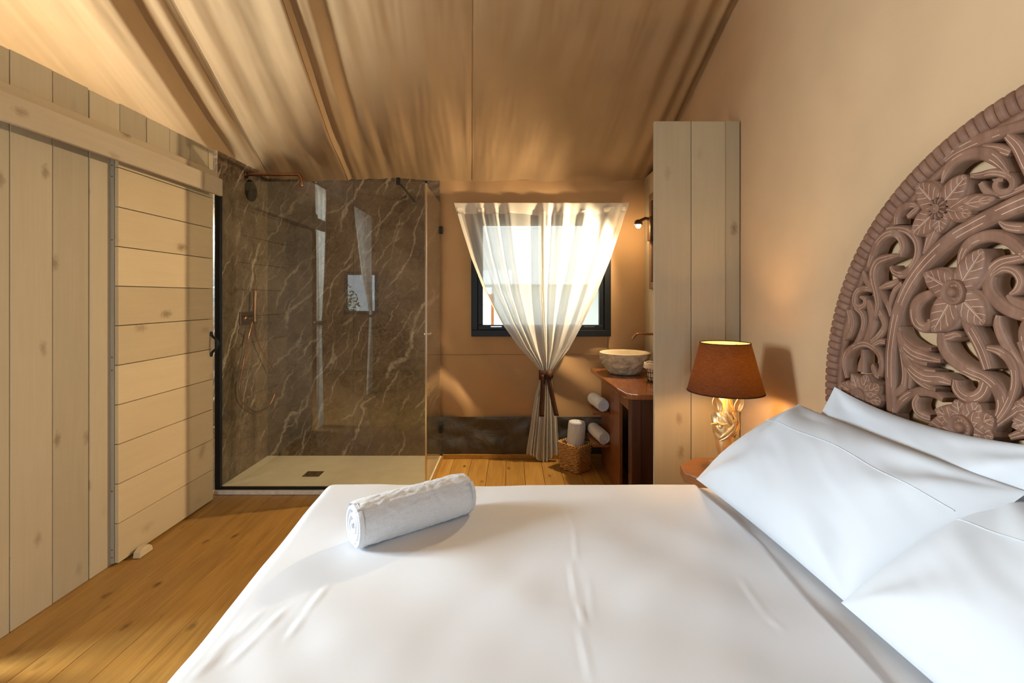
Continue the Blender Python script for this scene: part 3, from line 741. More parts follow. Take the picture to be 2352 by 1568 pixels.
# basin
bs = empty('stone_basin', (.915, 3.93, CZ), 'round rough stone vessel basin with a polished cream bowl', 'basin')
BX, BY, BR = .915, 3.92, .205
prof = [(.0001, .002), (.09, .002), (.115, .008), (.145, .040), (.172, .080), (.190, .118), (.200, .150), (.203, .170)]
pts = []; seg = 96
prof = spline(prof, 4)
for r_, h_ in prof:
    for k in range(seg):
        an = 2*PI*k/seg; c, s = math.cos(an), math.sin(an)
        amp_ = .024*min(1, r_/.1)*min(1, max(0, (.168-h_)/.03))
        n_ = amp_*(abs(N3(c*3.2, s*3.2, h_*22))*1.2-.3+.5*N3(c*9, s*9, h_*60)+.4*N3(c*20, s*20, h_*90))
        pts.append((BX+c*(r_+n_), BY+s*(r_+n_), CZ+max(.0012, h_+n_*.3)))
MB().grid(pts, seg, len(prof), wrap=True).build('rough_outside', M['basin_out'], bs)
MB().lathe(spline([(.203, .170), (.201, .175), (.192, .176), (.184, .172), (.176, .150), (.150, .085), (.10, .040), (.03, .026), (.0001, .025)], 4), (BX, BY, CZ), 'z', 64).build('polished_bowl', M['basin_in'], bs)
MB().lathe([(.022, .028), (.022, .031), (.016, .033), (.0001, .033)], (BX, BY, CZ), 'z', 20).build('drain', M['chrome'], bs)
fz = H-(767-682)*3.93/F
fc = empty('basin_faucet', (1.186, 3.93, fz), 'copper wall spout above the stone basin', 'faucet')
MB().tube(spline([(1.185, 3.93, fz), (1.10, 3.93, fz), (1.03, 3.93, fz), (1.012, 3.93, fz-.004), (.995, 3.93, fz-.020), (.975, 3.93, fz-.045)], 5), .0095, 12).build('spout', M['copper'], fc)
MB().lathe([(.024, -.001), (.024, -.010), (.018, -.014), (.0001, -.014)], (1.186, 3.93, fz), 'x', 24).build('flange', M['copper'], fc)
# wire basket with cloth liner
wk = empty('wire_basket', (1.065, 3.56, CZ), 'small dark wire basket with a cream cloth liner on the counter', 'basket')
mb = MB(); wc = (1.065, 3.56)
for z, r_ in ((.004, .062), (.035, .068), (.070, .073), (.105, .078), (.128, .081)):
    mb.tube([(wc[0]+r_*math.cos(2*PI*k/32), wc[1]+r_*math.sin(2*PI*k/32), CZ+z) for k in range(33)], .0028, 6, False)
mb.build('hoop', M['wire'], wk)
mb = MB()
for k in range(20):
    a = 2*PI*k/20; mb.tube([(wc[0]+r_*math.cos(a), wc[1]+r_*math.sin(a), CZ+z) for z, r_ in ((.004, .062), (.070, .073), (.128, .081))], .0022, 5)
mb.build('upright', M['wire'], wk)
pr = [(.0001, .008), (.058, .010), (.070, .07), (.077, .128), (.083, .140), (.089, .128), (.092, .100)]
pts = []
for r_, h_ in spline(pr, 3):
    for k in range(48):
        a = 2*PI*k/48; w_ = 1+.03*math.sin(a*9)*min(1, h_/.1); pts.append((wc[0]+r_*w_*math.cos(a), wc[1]+r_*w_*math.sin(a), CZ+h_+.003*math.sin(a*7)))
MB().grid(pts, 48, len(spline(pr, 3)), wrap=True).build('cloth_liner', M['liner'], wk)
# mirror and wall lamp
mi = empty('wall_mirror', (1.186, 3.6, 1.9), 'mirror with a notched carved wood frame on the board wall', 'mirror')
MB().box(1.176, 1.184, 3.16, 4.06, 1.56, 2.26).build('glass', M['mirror'], mi)
for (a, b, c, d) in ((3.10, 4.11, 1.51, 1.57), (3.10, 4.11, 2.25, 2.31), (3.10, 3.16, 1.57, 2.25), (4.05, 4.11, 1.57, 2.25)):
    box('frame', M['carved_frame'], 1.163, 1.185, a, b, c, d, mi, .006)
mb = MB()
for k in range(40): z = 1.515+k*.02; mb.box(1.168, 1.184, 4.110, 4.117, z, z+.011)
mb.build('notching', M['carved_frame'], mi)
sc = empty('wall_sconce', (1.186, 4.06, 2.0), 'lit wall lamp with a bare round bulb beside the mirror', 'wall lamp')
SZ = H+(682-518)*4.02/F; SX = (1466-1176)*4.02/F
box('back_plate', M['bronze'], 1.139, 1.160, 3.99, 4.075, SZ-.125, SZ+.075, sc, .004)
MB().tube([(1.140, 4.03, SZ+.055), (1.112, 4.027, SZ+.062), (1.082, 4.022, SZ+.046), (SX+.012, 4.02, SZ+.034)], [.014, .013, .014, .018], 12).build('arm', M['bronze'], sc)
MB().lathe([(.0001, .050), (.014, .049), (.026, .040), (.034, .022), (.036, .006), (.033, .006), (.030, .022), (.022, .036), (.0001, .042)], (SX, 4.02, SZ), 'z', 24).build('socket', M['bronze'], sc)
MB().lathe([(.022*math.sin(PI*i/16)+.0001, .022*math.cos(PI*i/16)) for i in range(17)], (SX, 4.02, SZ), 'z', 24).build('bulb', M['bulb'], sc)
light('sconce_glow', 'POINT', (SX, 4.02, SZ-.004), 14, (1.0, .72, .40), .024)
so = light('sconce_fill_spot', 'SPOT', (SX-.03, 4.02, SZ-.006), 150, (1.0, .77, .48), .024)      # spot added beside the bulb to brighten the shower and door
so.rotation_euler = Vector((-1, -.16, -.42)).to_track_quat('-Z', 'Y').to_euler(); so.data.spot_size = math.radians(150); so.data.spot_blend = 1.0
# added lamp, unseen behind the board wall, to brighten the roof
gl = empty('added_globe_lamp', (-3.80, 1.75, 2.07), 'unseen globe lamp added on the outer wall behind the board partition to brighten the roof', 'wall lamp')
MB().lathe([(.06, .0), (.06, .02), (.03, .03), (.015, .08)], (-3.815, 2.20, 2.12), 'x', 20).build('mount', M['bronze'], gl)
MB().lathe([(.07*math.sin(PI*i/16)+.0001, .07*math.cos(PI*i/16)) for i in range(17)], (-3.68, 2.20, 2.12), 'z', 24).build('globe', emit('globe_glow', (1, .78, .45), 12), gl)
light('roof_fill_light', 'POINT', (-3.35, 1.75, 2.12), 80, (1.0, .87, .60), .15)  # added light, set apart from the globe, rakes across the roof folds

# ------------------------------------------------------------------ bedside
nt_ = empty('nightstand', (1.0, 2.26, 0), 'small faceted brown wooden bedside table under the lamp', 'nightstand')
npoly = [(.783, 2.20), (.80, 2.30), (.905, 2.405), (1.13, 2.405), (1.235, 2.30), (1.235, 2.12), (1.13, 2.015), (.90, 2.015)]
NZ = .645
MB().prism(npoly[::-1], NZ-.045, NZ).build('table_top', M['nightstand'], nt_, .004)
ip = [(1.01+(x_-1.01)*.82, 2.21+(y_-2.21)*.82) for x_, y_ in npoly]
MB().prism(ip[::-1], .05, NZ-.046).build('body', M['nightstand'], nt_, .004)
MB().prism([(1.01+(x_-1.01)*.74, 2.21+(y_-2.21)*.74) for x_, y_ in npoly][::-1], 0, .05).build('plinth', M['nightstand'], nt_)
LX, LY = .992, 2.25
lamp = empty('table_lamp', (LX, LY, NZ), 'lit table lamp with a brown shade on a gold horse head base', 'lamp')
ZT, ZB = 1.230, 1.005
def cone(r0, r1, m, nm, solid):
    pts = []
    for j in range(13):
        t_ = j/12
        for k in range(72):
            a = 2*PI*k/72; r_ = lerp(r0, r1, t_); pts.append((LX+r_*math.cos(a), LY+r_*math.sin(a), lerp(ZB, ZT, t_)))
    return MB().grid(pts, 72, 13, wrap=True).build(nm, m, lamp)
cone(.168, .110, M['shade'], 'lamp_shade', 0)
cone(.1665, .1085, M['lining'], 'shade_lining', 0)
mb = MB()
for z, r_ in ((ZB, .1675), (ZT, .1095)): mb.tube([(LX+r_*math.cos(2*PI*k/64), LY+r_*math.sin(2*PI*k/64), z) for k in range(65)], .0022, 6, False)
mb.build('shade_rim', M['shade'], lamp)
mb = MB()
for k in range(3):
    a = 2*PI*k/3+.5; mb.tube([(LX+.012*math.cos(a), LY+.012*math.sin(a), ZT-.03), (LX+.1085*math.cos(a), LY+.1085*math.sin(a), ZT-.004)], .002, 5)
mb.build('spider', M['chrome'], lamp)
# horse head, nose down: loft of shaped sections (cx, cy, z, rx, ry)
secs = [(0, 0, 1.03, .014, .014), (0, 0, 1.01, .019, .019), (0, 0, .985, .024, .024), (.0, 0, .955, .031, .031), (-.002, 0, .93, .040, .041), (-.004, 0, .905, .051, .049), (-.004, 0, .88, .054, .052), (-.004, 0, .855, .053, .053),
        (-.004, 0, .83, .049, .051), (-.004, 0, .805, .045, .048), (-.003, 0, .78, .040, .044), (-.002, 0, .75, .035, .039), (0, 0, .725, .031, .036), (.001, 0, .70, .029, .034), (.001, 0, .685, .033, .036), (0, 0, .672, .036, .038), (0, 0, .664, .030, .032)]
pts = []; sp = spline(secs, 4)
for (cx_, cy_, z, rx, ry) in sp:
    for k in range(48):
        a = 2*PI*k/48; c, s = math.cos(a), math.sin(a)
        sw = a+(z-.85)*22
        g = .0035*math.sin(sw*4)*smooth((z-.79)/.03)*smooth((.93-z)/.03)          # swirling forelock
        g += .003*abs(math.sin(a*2.5+1))*smooth((.79-z)/.03)                       # nose planes
        g += .0035*math.cos(a*4)*smooth((z-.93)/.03)                               # fluted neck
        pts.append((LX+cx_+(rx+g)*c, LY+cy_+(ry+g)*s, z))
MB().grid(pts, 48, len(sp), wrap=True).build('horse_head', M['gold'], lamp)
def ear(sx):
    mb = MB(); v = []
    for j in range(11):
        t_ = j/10; w_ = .026*math.sin(PI*min(1, t_*.86+.14))**.8*(1-t_**4*.9); z = .915+t_*.088
        x_ = LX+sx*(.043+.020*t_); y_ = LY-.034-.006*t_
        for k in range(9):
            u = -1+k/4; v.append((x_+u*w_*.9, y_+.016*(1-u*u)*w_/.021*.8-.0*abs(u), z))
    mb.grid(v, 9, 11); return mb.build('ear', M['gold'], lamp, solid=.005)
ear(-1); ear(1)
def lock(pts, r0):
    sp = spline(pts, 6); n = len(sp); MB().tube([(LX+x_, LY+y_, z) for x_, y_, z in sp], [r0*(.35+.65*math.sin(PI*(i+.5)/n)) for i in range(n)], 8).build('mane_lock', M['gold'], lamp)
lock([(.015, -.046, .915), (.026, -.048, .885), (.010, -.054, .850), (-.030, -.046, .810), (-.042, -.03, .790)], .009)
lock([(-.010, -.046, .915), (.012, -.053, .880), (.020, -.055, .845), (-.012, -.053, .808), (-.038, -.036, .785)], .008)
lock([(.036, -.036, .900), (.046, -.030, .868), (.036, -.042, .835), (.005, -.052, .812), (-.025, -.046, .795)], .009)
lock([(-.038, -.026, .905), (-.046, -.026, .880), (-.034, -.042, .862), (-.012, -.054, .868)], .008)
lock([(.046, .0, .895), (.056, -.006, .86), (.046, -.02, .825), (.03, -.034, .80)], .010)
MB().tube([(LX-.044, LY-.028, .862), (LX-.062, LY-.036, .862), (LX-.082, LY-.040, .862)], [.011, .007, .0015], 8).build('brow', M['gold'], lamp)
MB().lathe([(.011*math.sin(PI*i/10)+.0001, .011*math.cos(PI*i/10)) for i in range(11)], (LX-.036, LY-.036, .850), 'z', 14).build('eye', M['gold'], lamp)
box('foot', M['gold'], LX-.055, LX+.055, LY-.055, LY+.055, NZ+.0005, .668, lamp, .004)
MB().tube([(LX, LY, 1.03), (LX, LY, 1.056)], .013, 12).build('socket', M['bronze'], lamp)
MB().lathe([(.026*math.sin(PI*i/14)+.0001, .032*math.cos(PI*i/14)) for i in range(15)], (LX, LY, 1.085), 'z', 20).build('bulb', M['bulb_lamp'], lamp)
light('lamp_light', 'POINT', (LX, LY, 1.085), 17, (1.0, .60, .24), .032)

# ------------------------------------------------------------------ bed
BT = .683
bed = empty('bed', (.3, 1.0, 0), 'large bed with a white mattress standing against the right wall', 'bed')
box('base', M['bedbase'], -.60, 1.19, .04, 1.93, .05, .36, bed, .02)
box('mattress', M['mattress'], -.655, 1.195, .03, 1.955, .365, BT-.012, bed, .05)
for (x_, y_) in ((-.5, .15), (-.5, 1.8), (1.1, .15), (1.1, 1.8)): MB().lathe([(.03, 0), (.035, .055)], (x_, y_, 0), 'z', 16).build('leg', M['vanity_shaded'], bed)
def fitted(i, j, nu, nv):
    u = lerp(.66, 1.20, i/(nu-1)); d = lerp(0.005, 1.972, j/(nv-1))
    z = BT-.004+.004*N3(u*4, d*4, 2)
    e = max(0, d-1.93)/.042; z -= .05*e*e
    return (u, d, z)
MB().grid([fitted(i, j, 60, 120) for j in range(120) for i in range(60)], 60, 120).build('fitted_sheet', M['sheet'], bed)
# top sheet with creases, falling over the foot and the far side
def onbed(px, py): d = (H-BT)*F/(py-682); return ((px-1176)*d/F, d)
CR = []
for pts, amp_, w_ in (([(1292, 1150), (1318, 1215), (1326, 1290)], .0050, .007), ([(1310, 1290), (1325, 1380), (1345, 1440)], .0055, .007), ([(1352, 1330), (1362, 1420)], .003, .006), ([(752, 1345), (700, 1415), (660, 1470)], .0065, .009), ([(655, 1400), (600, 1455), (520, 1530)], .007, .011),
                      ([(600, 1405), (520, 1480), (440, 1568)], .006, .012), ([(1330, 1440), (1360, 1568)], .005, .007), ([(905, 1135), (830, 1165)], .003, .007), ([(700, 1175), (760, 1130)], .003, .007), ([(1700, 1330), (1760, 1420), (1800, 1450)], .0035, .009), ([(560, 1420), (470, 1530)], .006, .014)):
    q = [onbed(*p) for p in pts]
    for a, b in zip(q, q[1:]): CR.append((a, b, amp_, w_))
def crease(x_, y_):
    h = 0
    for (ax_, ay_), (bx_, by_), am, w_ in CR:
        dx, dy = bx_-ax_, by_-ay_; t_ = max(0, min(1, ((x_-ax_)*dx+(y_-ay_)*dy)/(dx*dx+dy*dy)))
        ddx, ddy = x_-ax_-dx*t_, y_-ay_-dy*t_; d2 = ddx*ddx+ddy*ddy
        if d2 < 9*w_*w_:
            s_ = math.sqrt(d2)*(1 if ddx*dy-ddy*dx > 0 else -1)
            e_ = math.sin(PI*max(.04, min(.96, t_)))**.7; h = max(h, .42*e_*am*math.exp(-d2/(w_*w_*.55)))-.14*e_*am*math.exp(-((s_-w_*1.6)/w_)**2)
    return h
def xleft(d): return -.688-.062*max(0, min(1.1, (d-.95)/1.03))
def top_z(x_, d):
    z = BT+.004+crease(x_, d)
    z += .0075*N3(x_*2.6-d*1.6, d*2.4+x_*1.2, 5)+.0022*N3(x_*7-d*4, d*5+x_*3, 9)+.0022*math.sin((x_*1.1+d*1.5)*11+2*N3(x_*2, d*2, 3))*smooth((1.9-d)/.4)
    if x_ < -.3: z += .0035*math.sin((x_*1.0+d*.72)*34)*smooth((-.3-x_)/.35)*smooth((1.35-d)/.5)
    return z
us_ = []; n1 = 170
mb = MB(); pts = []; ds = [.0+1.985*j/230 for j in range(231)]; R = .045
for d in ds:
    xl = xleft(d); dd = d
    far = max(0, d-1.94)/.045
    row = []
    xr = .752+.012*math.sin(d*5)+.010*N3(d*3, 0, 4)
    for i in range(14):         # drape down the foot
        t_ = i/13; z = lerp(.22, BT-R+.004, t_)
        row.append((xl-.012+.014*math.sin(d*16+2*N3(d*2, 0, 1))*(1-t_)-.02*(1-t_), d, z))
    for i in range(7):
        a = PI/2*i/6; row.append((xl-.012+R*(1-math.cos(a)), d, BT+.004-R+R*math.sin(a)+(top_z(xl+R, d)-BT-.004)*math.sin(a)))
    for i in range(1, n1):
        x_ = lerp(xl-.012+R, xr, i/(n1-1)); z = top_z(x_, d)
        if i == n1-1: z = BT-.0005
        row.append((x_, d, z))
    f2 = .03*min(1, far)**2
    pts += [(x_, d, z-f2*(1 if z > .3 else 0)) for x_, d, z in row]
nu = len(row)
# far drop
for k in range(1, 10):
    for (x_, d, z) in row: pts.append((x_, 1.985+.004*math.sin(x_*20)*k/9, min(z-.03, lerp(z-.03, .22, k/9)) if z > .25 else z))
mb.grid(pts, nu, len(ds)+9)
sheet = mb.build('top_sheet', M['sheet']); tag(sheet, 'smooth white top sheet spread over the bed with ironed creases', 'sheet')

def pillow(name, bf, bn, tf, tn, front, T, Tb, label, seed, sag=.0):
    """four corners of the mid surface; front is the direction of the bulging face"""
    bf, bn, tf, tn = map(Vector, (bf, bn, tf, tn)); front = Vector(front).normalized()
    root = empty(name, (bf+bn+tf+tn)/4-Vector((0, 0, .1)), label, 'pillow', 'white pillows at the head of the bed')
    nu, nv = 110, 80
    def srf(u, v, side):
        a, b = (u+1)/2, (v+1)/2
        p = bf.lerp(bn, a).lerp(tf.lerp(tn, a), b)
        uu, vv = abs(u), abs(v)
        prof = max(0, (1-uu**2.6))**.62*max(0, (1-vv**2.6))**.62
        # edges draw in between the corners
        cen = (bf+bn+tf+tn)/4
        p = p+(cen-p)*(.03*(1-uu**2)*(vv**3)-.02*(1-vv**2)*(uu**3))
        w = 0
        for cu, cv in ((-1, -1), (1, -1), (-1, 1), (1, 1)):
            dx, dy = u-cu, (v-cv)*.7; rr = math.hypot(dx, dy); an = math.atan2(dy, dx)
            w += .010*math.sin(an*7+seed+cu*2+cv)*math.exp(-((rr-.45)/.35)**2)
        w += .014*N3(u*1.1+seed, v*1.1, 1)+.0035*N3(u*2.2+v*2.6+seed, v*1.0-u, 6)+.0022*N3(u*5+v*6, v*2-u*2, seed)
        edge = min(1, (1-max(uu, vv))/.25)
        t_ = (T if side > 0 else Tb)*prof+(w*edge if side > 0 else 0)
        q = p+front*side*t_
        q.z -= sag*(1-uu*uu)*max(0, v)**2
        return q
    A = [srf(-1+2*i/(nu-1), -1+2*j/(nv-1), 1) for j in range(nv) for i in range(nu)]
    B = [srf(-1+2*i/(nu-1), -1+2*j/(nv-1), -1) for j in range(nv) for i in range(nu)]
    fl = (bn-bf).cross(tf-bf).dot(front) < 0
    mb = MB(); mb.grid(A, nu, nv, flip=fl); mb.grid(B, nu, nv, flip=not fl); mb.build('pillowcase', M['pillow'], root)
    mb = MB()     # stitched flap line
    mb.tube([srf(lerp(-.93, .93, i/40), .44+.02*math.sin(i*.3+seed), 1)+front*.0006 for i in range(41)], .0016, 5, False); mb.build('flap_hem', M['pillow'], root)
    return root
pillow('pillow', (.752, 1.975, .700), (.812, 1.165, .700), (1.105, 1.865, 1.030), (1.105, 1.035, 1.025), (-.70, .05, .72), .105, .03, 'white pillow leaning in front, nearest the bedside lamp', 1)
pillow('pillow', (1.03, 1.80, .715), (1.03, .99, .715), (1.178, 1.765, 1.115), (1.178, 1.0, 1.125), (-.95, 0, .3), .060, .02, 'white pillow standing against the carved headboard behind another', 3, .035)
pillow('pillow', (.800, 1.175, .700), (.815, .335, .700), (1.115, 1.10, 1.0), (1.105, .24, 1.02), (-.70, 0, .72), .092, .03, 'white pillow leaning at the near side, cut by the frame corner', 6)
pillow('pillow', (1.03, .96, .715), (1.03, .15, .715), (1.178, .975, 1.105), (1.178, .15, 1.12), (-.95, 0, .3), .060, .02, 'white pillow behind the near one against the headboard', 8, .02)
towel_roll('rolled_towel', (-.485, 1.475, .683+.064), (-.165, 1.715, .683+.066), .070, 'rolled white towel lying on the bed sheet', 3.0, 4, res=60, flat=1)

# ------------------------------------------------------------------ carved headboard
XF, XBK = 1.205, 1.246
HC, HZ, RO, RI = 1.0, 1.094, .864, .803
hb = empty('carved_headboard', (1.24, HC, .68), 'round carved wooden openwork headboard with flowers and scrolling leaves', 'headboard')
def U(px, py, X=XF): d = X*F/(px-1176); return (d, H-(py-682)*d/F, d/F)
VS = [(-1, None), (-1, .008), (-.90, .003), (-.60, .0005), (-.2, .0015), (.2, .0015), (.60, .0005), (.90, .003), (1, .008), (1, None)]
def ribbon_mb(pts, per=6, lift=0.0, back=XBK, cup=None, uvn=False, tip=True):
    """pts: (px, py, half width in px)"""
    q = []
    for px, py, hw in pts:
        y, z, s = U(px, py); q.append((y, z, hw*s*.92))
    sp = spline(q, per); n = len(sp); v = []; uv = []; L = 0
    vs_ = VS if cup is None else cup
    for i, (y, z, w) in enumerate(sp):
        a, b = sp[max(0, i-1)], sp[min(n-1, i+1)]
        ty, tz = b[0]-a[0], b[1]-a[1]; l = math.hypot(ty, tz) or 1; ny, nz = -tz/l, ty/l
        if i: L += math.hypot(y-sp[i-1][0], z-sp[i-1][1])
        w = max(w, .0012)
        for t_, dx in vs_:
            x_ = back if dx is None else XF-lift+dx*min(1, w/.012)
            v.append((x_, y+ny*w*t_, z+nz*w*t_)); uv.append(((i/(n-1)) if uvn else L*8, t_))
    mb = MB(); k = len(vs_); mb.grid(v, k, n, flip=True, uvs=uv)
    mb.add(v[:k], [tuple(range(k))], False, uv[:k]); mb.add(v[-k:], [tuple(range(k))[::-1]], False, uv[-k:])
    return mb
def mirror_copy(o, parent):
    c = o.copy(); COL.objects.link(c); c.parent = parent; c.matrix_parent_inverse = o.matrix_parent_inverse.copy()
    c.scale = (1, -1, 1); c.location = (0, 2*HC, 0); return c
def scroll(pts, hw=None, lift=0.0, name='carved_scroll', per=6, mir=True):
    if hw is not None:
        n = len(pts); pts = [(p[0], p[1], (hw[i] if isinstance(hw, (list, tuple)) else hw)) for i, p in enumerate(pts)]
    o = ribbon_mb(pts, per, lift).build(name, M['carved'], hb)
    if mir: mirror_copy(o, hb)
    return o
# rope-like rim: one mesh per bead, shared
a0, a1 = math.radians(-27), math.radians(207); NB = 130; step = (a1-a0)/NB
def bead():
    mb = MB(); v = []; uv = []; ni = 6
    for i in range(ni+1):
        t_ = i/ni; an = step*(t_-.5)*.97
        bul = 1-.9*abs(2*t_-1)**5*.25
        for (r_, dx) in ((RO-.003, None), (RO-.003, .016), (RO, .010), (RO-.006, .003), (RO-.022, .0), (RO-.04, .002), (RI+.006, .006), (RI, .014), (RI, None)):
            rr = RO-(RO-r_)*1 if dx is None else r_
            sk_ = (RO-r_)*.02      # slanted joints
            x_ = XBK if dx is None else XF-.004+dx+(.005*abs(2*t_-1)**6)
            aa = an+sk_*.55
            rr2 = r_-(.003*abs(2*t_-1)**6 if r_ > RO-.01 else 0)
            v.append((x_-XF, rr2*math.cos(aa), rr2*math.sin(aa))); uv.append((t_*2, 0.0 if 0 < i < ni else .0))
    mb.grid(v, 9, ni+1, flip=False, uvs=uv)
    mb.add(v[:9], [tuple(range(9))], False, uv[:9]); mb.add(v[-9:], [tuple(range(9))[::-1]], False, uv[-9:])
    return mb
b0 = bead().build('rim_segment', M['carved'])
bm_ = bmesh.new(); bm_.from_mesh(b0.data); bmesh.ops.recalc_face_normals(bm_, faces=bm_.faces); bm_.to_mesh(b0.data); bm_.free()
for k in range(NB):
    o = b0 if k == 0 else b0.copy()
    if k: COL.objects.link(o)
    o.parent = hb; o.location = Vector((XF, HC, HZ))-Vector(hb.location); o.rotation_euler = (a0+step*(k+.5), 0, 0)
# continuous backing rail of the rim
mb = MB(); v = []
for i in range(121):
    an = lerp(a0, a1, i/120)
    for r_, x_ in ((RO-.006, XBK), (RO-.006, XF+.014), (RI+.001, XF+.014), (RI+.001, XBK)): v.append((x_, HC+r_*math.cos(an), HZ+r_*math.sin(an)))
mb.grid(v, 4, 121, wrap=True); mb.build('rim_rail', M['carved'], hb)
mb = MB(); v = []          # slim inner band
for i in range(121):
    an = lerp(a0, a1, i/120)
    for r_, x_ in ((RI+.002, XBK), (RI+.002, XF+.009), (RI-.018, XF+.012), (RI-.018, XBK)): v.append((x_, HC+r_*math.cos(an), HZ+r_*math.sin(an)))
mb.grid(v, 4, 121, wrap=True); mb.build('rim_fillet', M['carved'], hb)
# inner arch band
scroll([(2050, 985, 17), (2045, 927, 16), (2042, 842, 16), (2046, 784, 16), (2059, 716, 17), (2086, 653, 18), (2124, 601, 19), (2180, 549, 20), (2237, 515, 21), (2300, 484, 23), (2356, 460, 25), (2420, 440, 27), (2513, 418, 28)], None, .002, 'inner_arch', 8)
# outer zone, from the bottom up
S = scroll
S([(1943, 868), (1937, 838), (1940, 815), (1957, 798), (1982, 789), (2004, 799), (2018, 818), (2022, 842), (2017, 862)], [6, 9, 10, 10, 10, 9, 9, 8, 7])
S([(2018, 865), (2008, 858), (2003, 844), (2007, 838)], [8, 8, 7, 5])
S([(1977, 802), (1977, 820), (1974, 838), (1973, 854)], [5, 8, 13, 15], -.004, 'carved_leaf')
S([(1937, 779), (1949, 768), (1957, 747), (1955, 727), (1951, 712)], [4, 8, 8, 8, 7])
S([(1945, 712), (1950, 730), (1949, 748), (1944, 764)], [6, 6, 5, 3])
S([(1962, 792), (1974, 770), (1981, 745), (1978, 722), (1962, 706)], [7, 9, 9, 9, 6])
S([(1980, 792), (1993, 767), (2000, 736), (1995, 706), (1990, 690)], [8, 13, 14, 12, 6], -.002, 'carved_leaf')
S([(1998, 785), (2016, 770), (2029, 748), (2022, 726), (2012, 707), (2012, 692)], [6, 9, 9, 9, 8, 6])
S([(2004, 792), (2020, 784), (2032, 786)], [6, 8, 7])
S([(2008, 735), (2015, 702), (2012, 673), (2005, 645), (2005, 620), (2016, 600), (2042, 590), (2067, 586)], [4, 9, 12, 13, 14, 13, 9, 3], .003, 'carved_leaf')
S([(2003, 668), (1988, 663), (1970, 666), (1961, 680), (1961, 697), (1972, 705), (1984, 698), (1983, 686), (1974, 682)], [5, 8, 9, 9, 9, 9, 8, 7, 4])
S([(2004, 664), (1992, 652), (1983, 634), (1982, 622)], [8, 10, 8, 3], 0, 'carved_leaf')
S([(2016, 664), (2034, 655), (2050, 650), (2063, 642)], [4, 9, 9, 6], 0, 'carved_leaf')
S([(2018, 666), (2029, 686), (2039, 706), (2045, 726)], [5, 8, 7, 5])
S([(2070, 650), (2052, 668), (2044, 690), (2041, 714)], [7, 7, 6, 3])
S([(1994, 612), (2001, 588), (2012, 560), (2031, 540), (2052, 535), (2068, 549), (2073, 571), (2064, 587)], [5, 11, 11, 11, 11, 11, 10, 7], .002)
S([(2034, 527), (2057, 525), (2083, 531), (2102, 553), (2105, 582), (2093, 612), (2072, 630), (2052, 626), (2044, 612)], [6, 9, 11, 11, 11, 11, 11, 9, 5])
S([(2056, 516), (2057, 494), (2068, 478), (2092, 470), (2110, 476)], [8, 10, 11, 9, 4])
S([(2112, 474), (2098, 486), (2084, 498)], [4, 9, 6], .002, 'carved_leaf')
S([(2164, 421), (2170, 400), (2182, 378), (2210, 358), (2248, 350), (2284, 363), (2318, 398)], [3, 10, 14, 15, 17, 18, 5], .003, 'carved_leaf')
S([(2168, 368), (2192, 348), (2236, 325), (2292, 304), (2344, 288), (2410, 272)], [8, 15, 18, 16, 15, 14])
S([(2255, 338), (2288, 342), (2318, 352)], [10, 13, 10])
S([(2310, 312), (2334, 336), (2352, 372), (2366, 410)], [10, 17, 18, 14], 0, 'carved_leaf')
S([(2230, 404), (2252, 402), (2280, 396), (2312, 402), (2326, 418), (2320, 436), (2298, 441), (2286, 428), (2292, 414), (2306, 414)], [6, 9, 10, 10, 9, 9, 9, 8, 7, 4], .003)
S([(2250, 420), (2262, 438), (2290, 450), (2330, 438), (2372, 418)], [7, 10, 10, 9, 8])
# inner zone
S([(2204, 628), (2205, 600), (2214, 572), (2236, 551), (2276, 541), (2316, 553), (2346, 578), (2392, 620)], [3, 11, 14, 15, 16, 16, 15, 12], .002, 'carved_leaf')
S([(2293, 508), (2310, 520), (2345, 524), (2395, 520)], [4, 12, 14, 14], 0, 'carved_leaf')
S([(2360, 590), (2330, 595), (2298, 603), (2276, 622), (2267, 650), (2276, 678), (2300, 702), (2330, 718), (2370, 728)], [10, 13, 16, 17, 17, 18, 18, 17, 16], .002)
S([(2284, 630), (2305, 617), (2330, 622), (2345, 643), (2338, 665), (2322, 676)], [8, 11, 12, 13, 12, 5], .004)
S([(2312, 678), (2330, 694), (2366, 708)], [5, 13, 13])
S([(2160, 669), (2132, 676), (2108, 690), (2098, 712), (2103, 739), (2120, 752), (2134, 744), (2133, 733)], [4, 12, 15, 15, 15, 14, 10, 4], .002)
S([(2062, 752), (2070, 775), (2085, 792), (2106, 803), (2139, 801)], [8, 10, 13, 12, 4], 0, 'carved_leaf')
S([(2064, 762), (2072, 785), (2095, 808), (2122, 819), (2163, 829)], [8, 12, 15, 15, 5], .004, 'carved_leaf')
S([(2066, 780), (2076, 802), (2098, 822), (2130, 837)], [6, 10, 11, 5], .002, 'carved_leaf')
S([(2068, 790), (2084, 828), (2112, 850), (2148, 854)], [7, 12, 13, 5], 0, 'carved_leaf')
S([(2070, 800), (2090, 842), (2122, 866), (2160, 870), (2187, 879)], [7, 14, 16, 16, 8], .004, 'carved_leaf')
S([(2074, 826), (2094, 860), (2124, 884), (2150, 896)], [6, 10, 11, 5], .002, 'carved_leaf')
S([(2064, 782), (2072, 824), (2076, 862), (2071, 890), (2052, 905)], [7, 9, 10, 11, 10])
S([(2085, 850), (2089, 868), (2087, 892)], [4, 6, 4])
S([(2054, 945), (2064, 924), (2082, 908), (2108, 899), (2138, 903), (2164, 918)], [7, 11, 12, 12, 11, 7])
S([(2108, 908), (2099, 926), (2105, 946), (2122, 956), (2136, 960)], [7, 11, 11, 11, 9])
S([(2160, 764), (2162, 790), (2175, 815), (2200, 838), (2230, 854), (2258, 866), (2282, 886), (2297, 912), (2299, 938), (2288, 964)], [12, 16, 17, 16, 15, 15, 17, 19, 17, 12], .001)
